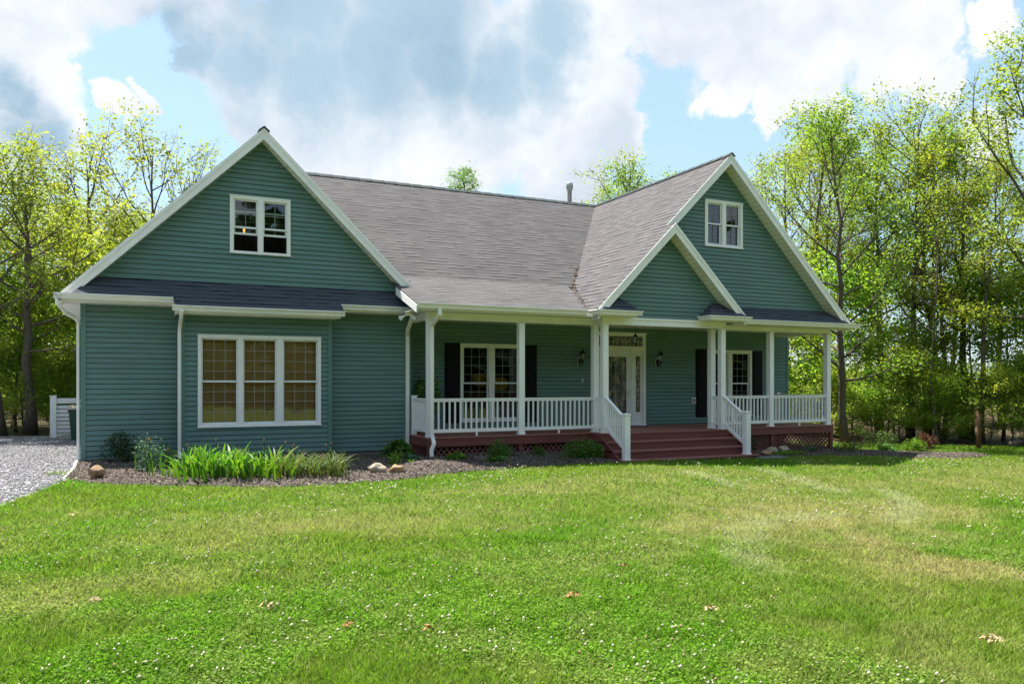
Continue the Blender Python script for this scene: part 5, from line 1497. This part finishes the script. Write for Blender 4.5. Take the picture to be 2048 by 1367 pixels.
blades('daylily', 6.50, -3.35, 16, 0.24, 0.010, 'leaf_lime', 'tiny lime daylily right of the tan rock', None, 64, 0.7, 0.03)
blades('daylily', 19.45, -2.15, 44, 0.36, 0.014, 'leaf_blue', 'grey green strap leaved plant in front of the right lattice', None, 65, 0.85, 0.14)
blades('daylily', 20.75, -2.35, 46, 0.40, 0.014, 'strap', 'strap leaved plant below the porch corner post', None, 66, 0.8, 0.15)
blades('daylily', 5.55, -1.9, 14, 0.22, 0.009, 'leaf_blue', 'small shaded weed tuft under the wall right of the bay', None, 67, 0.8, 0.07)
blades('daylily', 6.3, -1.35, 10, 0.28, 0.010, 'leaf_blue', 'narrow leaved weed left of the big leaved hydrangea', None, 68, 0.6, 0.05)
blades('grass_tuft', -0.22, -2.75, 60, 0.10, 0.004, 'leaf_lime', 'small grass tuft growing in the gravel beside the drain strip', None, 69, 0.9, 0.12, cat='grass tuft')
shrub('juniper_shrub', 0.80, -0.85, 0.44, 0.36, 0.56, 2600, 0.030, 'leaf_dk', 'dark reddish green fine leaved shrub against the wall at left corner', None, 1, 0.5, aspect=0.3, lumps=14)
shrub('catmint_plant', 1.30, -2.6, 0.34, 0.28, 0.66, 1000, 0.026, 'leaf_blue', 'blue green upright herb between dark shrub and irises', None, 2, 0.4, aspect=0.35, cat='plant', lumps=12)
shrub('catmint_plant', 1.62, -2.2, 0.26, 0.24, 0.46, 700, 0.026, 'leaf_sh', 'airy grey green herb tucked behind the left irises', None, 3, 0.4, aspect=0.35, cat='plant', lumps=10)
shrub('hydrangea', 6.86, -1.15, 0.38, 0.32, 0.36, 420, 0.070, 'leaf_sh', 'big leaved green hydrangea beside the downspout at the porch corner', None, 4, 0.4, aspect=0.75, lumps=10)
shrub('hosta', 6.98, -1.9, 0.19, 0.16, 0.13, 60, 0.08, 'leaf_blue', 'small blue green hosta in front of the hydrangea', None, 5, 0.5, aspect=0.75, cat='plant')
shrub('hosta', 8.05, -1.95, 0.27, 0.2, 0.15, 190, 0.05, 'leaf_lime', 'low lime green perennial in front of the left lattice', None, 6, 0.5, aspect=0.6, cat='plant')
shrub('yew_bush', 9.27, -1.85, 0.36, 0.32, 0.44, 2200, 0.032, 'leaf_sh', 'dense rounded dark green bush below the middle porch railing', None, 7, 0.4, aspect=0.22, lumps=14)
shrub('fern', 8.75, -2.75, 0.36, 0.2, 0.12, 420, 0.04, 'leaf_sh', 'low feathery ground plant in front of the rounded bush', None, 8, 0.5, aspect=0.3, cat='plant')
shrub('yew_bush', 10.32, -1.95, 0.22, 0.2, 0.28, 800, 0.032, 'leaf_sh', 'small dark bush left of the stair shrub', None, 9, 0.4, aspect=0.22, lumps=9)
shrub('azalea', 11.45, -2.25, 0.58, 0.46, 0.46, 2600, 0.027, 'leaf_sh', 'wide mounded azalea beside the left side of the stairs', None, 10, 0.4, aspect=0.5, lumps=22)
shrub('azalea', 17.25, -1.9, 0.26, 0.24, 0.46, 900, 0.034, 'leaf_dk', 'dark shrub squeezed beside the right newel post', None, 11, 0.4, aspect=0.5, lumps=10)
shrub('moss_mat', 18.2, -2.45, 0.75, 0.30, 0.045, 900, 0.022, 'leaf_lime', 'bright lime green creeping mat in front of the porch rocks', None, 12, 0.6, aspect=0.7, cat='plant', lumps=20)
shrub('spirea_bush', 23.1, -2.9, 0.40, 0.36, 0.40, 1200, 0.030, 'leaf_lime', 'yellow green rounded bush at the right mulch tongue', None, 13, 0.4, aspect=0.5, lumps=11)
shrub('barberry_bush', 24.5, -2.3, 0.36, 0.34, 0.50, 900, 0.030, 'leaf_red', 'reddish brown bush right of the yellow green bush', None, 14, 0.4, aspect=0.5, lumps=11)
shrub('dry_shrub', 21.9, -1.6, 0.5, 0.45, 0.55, 700, 0.026, 'leaf_red', 'thin brownish shrub just past the porch corner', None, 15, 0.3, aspect=0.4, lumps=14)
shrub('leafy_clump', 22.4, -2.5, 0.30, 0.26, 0.22, 420, 0.035, 'leaf_sh', 'small green clump between thin brown shrub and yellow green bush', None, 16, 0.4, cat='plant')
shrub('lawn_shrub', 24.9, -0.2, 0.7, 0.5, 0.5, 900, 0.04, 'strap', 'pale wispy shrub at the foot of the leaning tree', None, 17, 0.3, aspect=0.3)
blades('dry_stalk_clump', 10.4, -3.0, 14, 0.34, 0.004, 'strap', 'thin dry stems sticking up from the mulch left of the azalea', None, 70, 0.4, 0.12)
blades('dry_stalk_clump', 8.95, -3.1, 10, 0.26, 0.004, 'strap', 'thin dry stems in the mulch before the rounded bush', None, 71, 0.5, 0.10)
rngw = random.Random(9)
for i in range(26):                                                 # little seedlings through the mulch
    x = rngw.uniform(0.2, 11.6); t = rngw.random()
    y = -0.5 - (2.6 if x > 7.6 else 4.0) * t
    if not (inside(np.array([x]), np.array([y]), BED_L)[0]) or y > (-1.7 if x > 7.4 else -0.6): continue
    blades('weed', x, y, 7, 0.10 + 0.06 * rngw.random(), 0.008, 'leaf_sh', 'tiny green weed seedling poking through the mulch', 'weed seedlings in the mulch bed', 90 + i, 0.9, 0.03)

# ------------------------------------------------------------------ rocks
import bmesh
def rock(x, y, rx, ry, rz, mat, label, seed, name='rock', sink=0.25, rotz=0.0, cat='rock', rough=0.16):
    bm = bmesh.new(); bmesh.ops.create_icosphere(bm, subdivisions=3, radius=1.0)
    r = random.Random(seed); ph = [Vector((r.uniform(-1, 1), r.uniform(-1, 1), r.uniform(-1, 1))).normalized() for _ in range(9)]
    for v in bm.verts:
        n = v.co.normalized(); k = 1.0
        for i, p in enumerate(ph):
            dd = n.dot(p)
            if i < 5: k = min(k, (0.72 + 0.04 * i) / max(dd, 0.01)) if dd > 0.72 + 0.04 * i else k    # flattened facets
            else: k += rough * 0.4 * math.sin(6 * dd + i)
        v.co = Vector((n.x * k * rx, n.y * k * ry, n.z * k * rz))
    me = bpy.data.meshes.new(name); bm.to_mesh(me); bm.free(); me.shade_smooth(); me.materials.append(M[mat])
    o = bpy.data.objects.new(name, me); COL.objects.link(o)
    o.location = (x, y, zgs(x, y) + 0.05 + rz * (1 - sink) * 0.8); o.rotation_euler = (0, 0, rotz)
    return tag(o, label, cat)
rock(0.42, -3.62, 0.14, 0.12, 0.13, 'rock_brown', 'rusty brown boulder at the lawn edge by the house corner', 1, rotz=0.3)
rock(5.43, -4.30, 0.185, 0.15, 0.125, 'rock_pale', 'pale rounded fieldstone at the left of the rock pair', 3, rotz=-0.2)
rock(5.80, -4.42, 0.150, 0.12, 0.105, 'rock_tan', 'tan wedge shaped rock beside the pale fieldstone', 4, rotz=0.5)
rock(5.45, -3.62, 0.055, 0.05, 0.06, 'rock_grey', 'fist sized grey stone behind the pale fieldstone', 5)
rock(18.15, -1.95, 0.19, 0.13, 0.10, 'rock_pale', 'flat pale stone against the right lattice', 6)
rock(18.62, -1.9, 0.165, 0.13, 0.12, 'rock_pale', 'rounded pale stone right of the flat one at the lattice', 7)
rock(17.75, -2.05, 0.09, 0.07, 0.06, 'rock_grey', 'small grey stone near the dark shrub by the newel', 8)
rock(17.25, -2.62, 0.15, 0.09, 0.065, 'rock_tan', 'orange tan stone nearest the stairs', 9, rotz=-0.5)
rock(17.62, -2.40, 0.12, 0.08, 0.065, 'rock_tan', 'orange tan stone behind the lime mat', 10, rotz=0.4)
sl = MB(); sl.box(-0.42, 0.42, -0.2, 0.2, -0.03, 0.0); o = sl.build('stepping_stone', M['concrete']); o.location = (16.95, -3.15, zgs(16.95, -3.15) + 0.035); tag(o, 'grey concrete stepping slab at the right foot of the stairs', 'paving slab')

# ------------------------------------------------------------------ lawn litter
def litter(x, y, r, mat, label, seed, n=26):
    m = MB(); q = random.Random(seed)
    for i in range(n):
        a = q.uniform(0, 6.28); d = 0.75 * r * q.random() ** 0.7; c = Vector((d * math.cos(a), d * math.sin(a), 0.045 + 0.035 * q.random() * (1 - d / r)))
        u = Vector((q.uniform(-1, 1), q.uniform(-1, 1), q.uniform(-.5, .5))).normalized(); w_ = u.cross(Vector((q.uniform(-1, 1), q.uniform(-1, 1), 1))).normalized()
        l = q.uniform(0.012, 0.032); m.add([c - u * l, c - w_ * l * 0.35 + Vector((0, 0, .004)), c + u * l, c + w_ * l * 0.35], [(0, 1, 2, 3)])
    o = m.build('dry_leaf_clump', M[mat]); o.location = (x, y, zgs(x, y)); tag(o, label, 'dry leaves', 'dry leaf clumps lying on the lawn')
litter(4.36, -13.96, 0.09, 'dead', 'brown leaf clump on the clover in the middle of the lawn', 1)
litter(5.19, -14.74, 0.075, 'straw', 'straw coloured clump right of centre near the lawn front', 2)
litter(2.42, -14.1, 0.06, 'dead', 'brown leaf clump in the near left centre of the lawn', 3, 18)
litter(1.98, -13.35, 0.11, 'straw', 'thin straw smear on the grass left of centre', 4, 20)
litter(2.91, -14.38, 0.05, 'dead', 'smallest brown leaf clump at the lawn front', 5, 14)
litter(6.57, -16.13, 0.11, 'straw', 'straw clump near the lower right corner of the lawn', 6, 34)
litter(0.74, -12.7, 0.09, 'straw', 'straw clump at the left of the near lawn', 7, 20)
litter(5.41, -13.17, 0.045, 'dead', 'orange brown leaf on the clover patch', 8, 12)
litter(0.32, -8.0, 0.10, 'straw', 'pale straw patch near the gravel corner', 9, 18)

# ------------------------------------------------------------------ yard things on the left
fn = thing('slat_fence', (-1.25, 8.05, zgs(-1.2, 8)), 'white horizontal slat fence beside the house corner', 'fence')
m = MB(); m.box(0.0, 0.17, 0.0, 0.14, 0.0, 1.30); m.box(-0.015, 0.185, -0.015, 0.155, 1.30, 1.325); m.build('post', M['white'], fn)
m = MB(); m.box(1.35, 1.50, 0.0, 0.14, 0.0, 1.30); m.build('post', M['white'], fn)
m = MB(); m.box(0.171, 1.349, 0.03, 0.09, 1.08, 1.24); m.build('top_rail', M['white'], fn)
m = MB()
for i in range(8): m.box(0.171, 1.349, 0.04, 0.08, 0.07 + i * 0.122, 0.07 + i * 0.122 + 0.095)
m.build('slat_panel', M['white'], fn)
bn = thing('wheelie_bin', (-0.38, 6.95, zgs(-0.4, 7) + 0.02), 'green wheeled bin with beige lid half hidden by the house corner', 'bin')
m = MB(); n4 = [(-0.22, -0.24), (0.22, -0.24), (0.22, 0.24), (-0.22, 0.24)]; t4 = [(-0.29, -0.32), (0.29, -0.32), (0.29, 0.32), (-0.29, 0.32)]
m.add([(a, b, 0.04) for a, b in n4] + [(a, b, 0.92) for a, b in t4], [(0, 3, 2, 1), (4, 5, 6, 7), (0, 1, 5, 4), (1, 2, 6, 5), (2, 3, 7, 6), (3, 0, 4, 7)])
m.box(-0.31, 0.31, -0.34, 0.34, 0.86, 0.93); m.build('bin_body', M['bin_green'], bn)
m = MB(); m.prism([(-0.32, -0.36, 0.931), (-0.32, 0.34, 0.931), (-0.30, 0.34, 1.02), (-0.28, 0.0, 1.05), (-0.30, -0.34, 0.985)], (0.64, 0, 0)); m.build('bin_lid', M['bin_lid'], bn)
m = MB(); m.tube([(-0.25, 0.26, 0.09), (-0.19, 0.26, 0.09)], 0.09, 14); m.build('wheel', M['black_plastic'], bn)
m = MB(); m.tube([(0.19, 0.26, 0.09), (0.25, 0.26, 0.09)], 0.09, 14); m.build('wheel', M['black_plastic'], bn)
o = MB(); o.prism([(0, 0, 0), (0.48, 0, 0), (0.48, 0, 0.12), (0.43, 0, 0.17), (0.06, 0, 0.14), (0, 0, 0.06)], (0, 0.35, 0)); o = o.build('stone_block', M['brick_beige']); o.location = (-0.98, 7.55, zgs(-1, 7.6) + 0.02); tag(o, 'low beige block lying at the foot of the white fence', 'block')
pt = MB(); pt.tube([(0, 0, -0.1), (0.02, 0, 0.5), (0.0, 0.02, 1.22)], [0.075, 0.065, 0.055], 9); o = pt.build('dead_stump', M['cedar'], None, True); o.location = (28.07, -1.66, zgs(28, -1.6)); tag(o, 'orange brown broken stump standing at the wood edge', 'tree stump')
pt = MB(); pt.tube([(-0.7, 0, 0.1), (0.1, 0.05, 0.13), (0.9, 0.0, 0.12)], [0.12, 0.12, 0.10], 9); o = pt.build('log', M['bark'], None, True); o.location = (30.7, -1.6, zgs(30.7, -1.6)); tag(o, 'short dark log lying on the grass at the right edge', 'log')

# ------------------------------------------------------------------ lanterns and porch things
def lantern_body(root, c, s=1.0):
    x, y, z = c
    b = MB()
    b.lathe([(0.012 * s, 0.28 * s), (0.02 * s, 0.25 * s), (0.012 * s, 0.235 * s), (0.03 * s, 0.215 * s), (0.05 * s, 0.19 * s), (0.085 * s, 0.15 * s), (0.098 * s, 0.125 * s), (0.098 * s, 0.115 * s)], (x, y, z), 12); b.build('cap', M['iron'], root, True)
    g = MB(); g.lathe([(0.055 * s, -0.075 * s), (0.078 * s, 0.112 * s)], (x, y, z), 6); g.build('glass', M['lampglass'], root)
    f = MB()
    for k in range(6):
        t = k * math.pi / 3; f.tube([(x + 0.058 * s * math.cos(t), y + 0.058 * s * math.sin(t), z - 0.08 * s), (x + 0.082 * s * math.cos(t), y + 0.082 * s * math.sin(t), z + 0.118 * s)], 0.006 * s, 4)
    f.lathe([(0.004 * s, -0.22 * s), (0.016 * s, -0.19 * s), (0.008 * s, -0.16 * s), (0.03 * s, -0.13 * s), (0.062 * s, -0.09 * s), (0.062 * s, -0.078 * s)], (x, y, z), 12); f.build('frame', M['iron'], root, False)
    k = MB(); k.lathe([(0.012 * s, -0.07 * s), (0.014 * s, 0.0), (0.009 * s, 0.06 * s)], (x, y, z), 8); k.build('candle_bulb', M['rock_grey'], root)
def wall_lantern(loc, face, label, s=1.0, block=True):
    """face: outward unit vector of the wall"""
    r = thing('wall_lantern', loc, label, 'lantern', 'black lanterns on the house')
    fx, fy = face; tx, ty = -fy, fx
    if block:
        m = MB()
        p = [(tx * a + fx * b, ty * a + fy * b, z) for a, b, z in ((-0.06, 0.0, -0.14), (0.06, 0.0, -0.14), (0.06, 0.0, 0.12), (-0.06, 0.0, 0.12))]
        m.prism(p, (fx * 0.03, fy * 0.03, 0)); m.build('mounting_block', M['gutter'], r)
    m = MB()
    p = [(tx * 0.052 * math.cos(t) + fx * 0.03, ty * 0.052 * math.cos(t) + fy * 0.03, -0.02 + 0.125 * math.sin(t)) for t in np.linspace(0, 2 * math.pi, 17)[:-1]]
    m.prism(p, (fx * 0.025, fy * 0.025, 0)); m.build('backplate', M['iron'], r)
    m = MB()
    pts = [(fx * d, fy * d, z) for d, z in ((0.05, -0.06), (0.11, -0.13), (0.18, -0.145), (0.21, -0.10), (0.21, -0.06))]
    m.tube(pts, 0.012, 6); m.tube([(fx * d, fy * d, z) for d, z in ((0.05, 0.02), (0.09, 0.05), (0.10, -0.02), (0.07, -0.06))], 0.008, 5); m.build('arm', M['iron'], r)
    lantern_body(r, (fx * 0.21, fy * 0.21, 0.10), s)
wall_lantern((13.20, YW - 0.015, 2.38), (0, -1), 'black wall lantern on the porch wall left of the door')
wall_lantern((16.06, YW - 0.015, 2.38), (0, -1), 'black wall lantern on the porch wall right of the door')
wall_lantern((-0.018, 3.05, 2.30), (-1, 0), 'black wall lantern on the side wall above the bin', 1.15)
r = thing('pendant_lantern', (14.4, -0.3, 3.43), 'black lantern hanging from the porch ceiling before the door', 'lantern', 'black lanterns on the house')
m = MB(); m.lathe([(0.055, 0.0), (0.05, -0.02), (0.015, -0.03)], (0, 0, 0), 12); m.build('ceiling_rose', M['iron'], r)
m = MB(); m.tube([(0, 0, -0.03), (0, 0, -0.25)], 0.006, 5)
for i in range(5): m.lathe([(0.006, -0.012), (0.014, 0), (0.006, 0.012)], (0, 0, -0.05 - 0.04 * i), 6)
m.build('chain', M['iron'], r); lantern_body(r, (0, 0, -0.46), 0.85)
# twin floodlight at the porch corner
r = thing('floodlight', (7.18, -0.95, 3.468), 'white twin floodlight under the porch eave beside the downspout', 'floodlight')
m = MB(); m.box(-0.06, 0.06, -0.05, 0.05, -0.075, 0.0); m.build('junction_box', M['gutter'], r)
for dx, dy in ((-0.20, -0.06), (0.14, -0.10)):
    m = MB(); m.tube([(0, 0, -0.06), (dx * 0.4, dy * 0.4, -0.08), (dx * 0.6, dy * 0.6, -0.10)], 0.016, 6)
    d = Vector((dx, dy, -0.10)).normalized(); a = Vector((dx * 0.6, dy * 0.6, -0.10))
    m.tube([a, a + d * 0.05, a + d * 0.12, a + d * 0.125], [0.03, 0.035, 0.062, 0.055], 12); m.build('lamp_head', M['white'], r)
# door mat, doorbell, outlet cover
o = MB(); o.box(-0.5, 0.5, -0.3, 0.3, 0, 0.015); o = o.build('door_mat', M['black_plastic']); o.location = (14.75, 0.52, ZD + 0.001); tag(o, 'black door mat lying at the front door', 'door mat')
r = thing('doorbell', (13.32, YW - 0.02, 1.80), 'tiny cream doorbell button on the porch wall', 'doorbell')
m = MB(); m.box(-0.018, 0.018, -0.012, 0.0, -0.055, 0.055); m.build('plate', M['gutter'], r)
m = MB(); m.lathe([(0.008, -0.004), (0.008, 0.004)], (0, -0.014, 0), 8); m.build('button', M['steel'], r)
r = thing('outlet_cover', (17.53, YW - 0.02, 1.15), 'small white outlet cover on the wall by the right shutter', 'outlet')
m = MB(); m.box(-0.075, 0.075, -0.02, 0.0, -0.09, 0.09); m.build('frame', M['white'], r)
m = MB(); m.box(-0.045, 0.045, -0.03, -0.0205, -0.06, 0.06); m.build('flap', M['rock_brown'], r)
# potted plant behind the left railing
r = thing('potted_plant', (8.12, 0.25, ZD + 0.001), 'leafy green potted tree on the porch behind the left railing', 'potted plant')
m = MB(); m.lathe([(0.13, 0.0), (0.15, 0.02), (0.19, 0.30), (0.205, 0.31), (0.205, 0.345), (0.18, 0.345), (0.17, 0.31)], (0, 0, 0), 18); m.build('pot', M['black_plastic'], r, True)
rng = np.random.default_rng(44); C = []; m = MB()
for i in range(26):
    az = i * 2.4; zt = 0.75 + 1.0 * rng.random(); rr = 0.12 + 0.30 * rng.random() * (1.1 - (zt - 0.75) * 0.5)
    q = (rr * math.cos(az), rr * math.sin(az), zt); m.tube([(0.03 * math.cos(az), 0.03 * math.sin(az), 0.33), (q[0] * 0.35, q[1] * 0.35, zt * 0.72), q], [0.010, 0.007, 0.003], 4, False)
    for k in range(26): C.append(np.array(q) * (1 - 0.3 * rng.random()) + rng.normal(0, 0.07, 3))
m.build('stem', M['twig'], r)
C = np.array(C); co, f, t = leaf_quads(C, 0.058, rng, 0.4, (0.9 + 0.7 * rng.random((len(C), 1))) * np.array([[0.8, 1.0, 1.1]]), 0.55)
np_mesh('foliage', co, f, 4, M['leaf_sh'], t, r)
# things seen through the panes
def cushion(x, y, z, label, rz):
    bm = bmesh.new(); bmesh.ops.create_uvsphere(bm, u_segments=20, v_segments=12, radius=1)
    for v in bm.verts:
        n = v.co; q = (abs(n.x) ** 3 + abs(n.z) ** 3) ** (1 / 3) if abs(n.x) + abs(n.z) > 1e-6 else 1
        v.co = Vector((n.x * 0.25, n.y * 0.09, n.z * 0.20)) * (1.0 if q == 0 else min(1.25, 1 / max(q, 0.8)))
    me = bpy.data.meshes.new('cushion'); bm.to_mesh(me); bm.free(); me.shade_smooth(); me.materials.append(M['yellow'])
    o = bpy.data.objects.new('cushion', me); COL.objects.link(o); o.location = (x, y, z); o.rotation_euler = (-0.25, rz, 0); tag(o, label, 'cushion')
cushion(10.15, 1.38, 1.80, 'mustard yellow cushion behind the left porch window, left one', 0.1)
cushion(10.72, 1.30, 1.68, 'mustard yellow cushion behind the left porch window, right one', -0.2)
m = MB(); m.box(9.36, 11.24, 1.18, 1.75, 1.42, 1.52); m.box(9.36, 11.24, 1.65, 1.75, 0.68, 1.419); m.box(9.36, 9.42, 1.18, 1.649, 0.68, 1.419); m.box(11.18, 11.24, 1.18, 1.649, 0.68, 1.419); m = m.build('sofa_table', M['cedar']); tag(m, 'dim wooden table carrying yellow cushions inside the porch window', 'table')
r = thing('table_lamp', (3.53, 0.95, 4.835), 'small lit lamp glowing inside the upper left gable window', 'lamp')
m = MB(); m.lathe([(0.07, 0), (0.07, 0.02), (0.015, 0.04), (0.015, 0.60)], (0, 0, 0), 10); m.build('stand', M['iron'], r)
m = MB(); m.lathe([(0.01, 0.62), (0.028, 0.66), (0.035, 0.71), (0.02, 0.75), (0.002, 0.76)], (0, 0, 0), 10); m.build('bulb', M['bulb'], r, True)
# brown leaves lodged in the roof valley
def valley():
    rng = np.random.default_rng(5); n = 240
    P = []
    for i in range(n):
        t = rng.random(); y = -1.7 + 3.4 * t ** 0.8
        zr = (EZ + (BZ - EZ) * (y - EY) / (BY - EY)) if y < BY else BZ + MP * (y - BY)
        x = GX - (GA - zr) / GM + rng.normal(-0.05, 0.05) * (1.3 - 0.6 * t)
        z1 = GA - GM * (GX - x)
        P.append((x, y, max(zr, z1) + 0.012 + 0.01 * rng.random()))
    P = np.array(P); co, f, t = leaf_quads(P, 0.024, rng, 1.5, None, 0.5)
    o = np_mesh('leaf_litter', co, f, 4, M['rock_brown'], t); tag(o, kind='stuff')
valley()
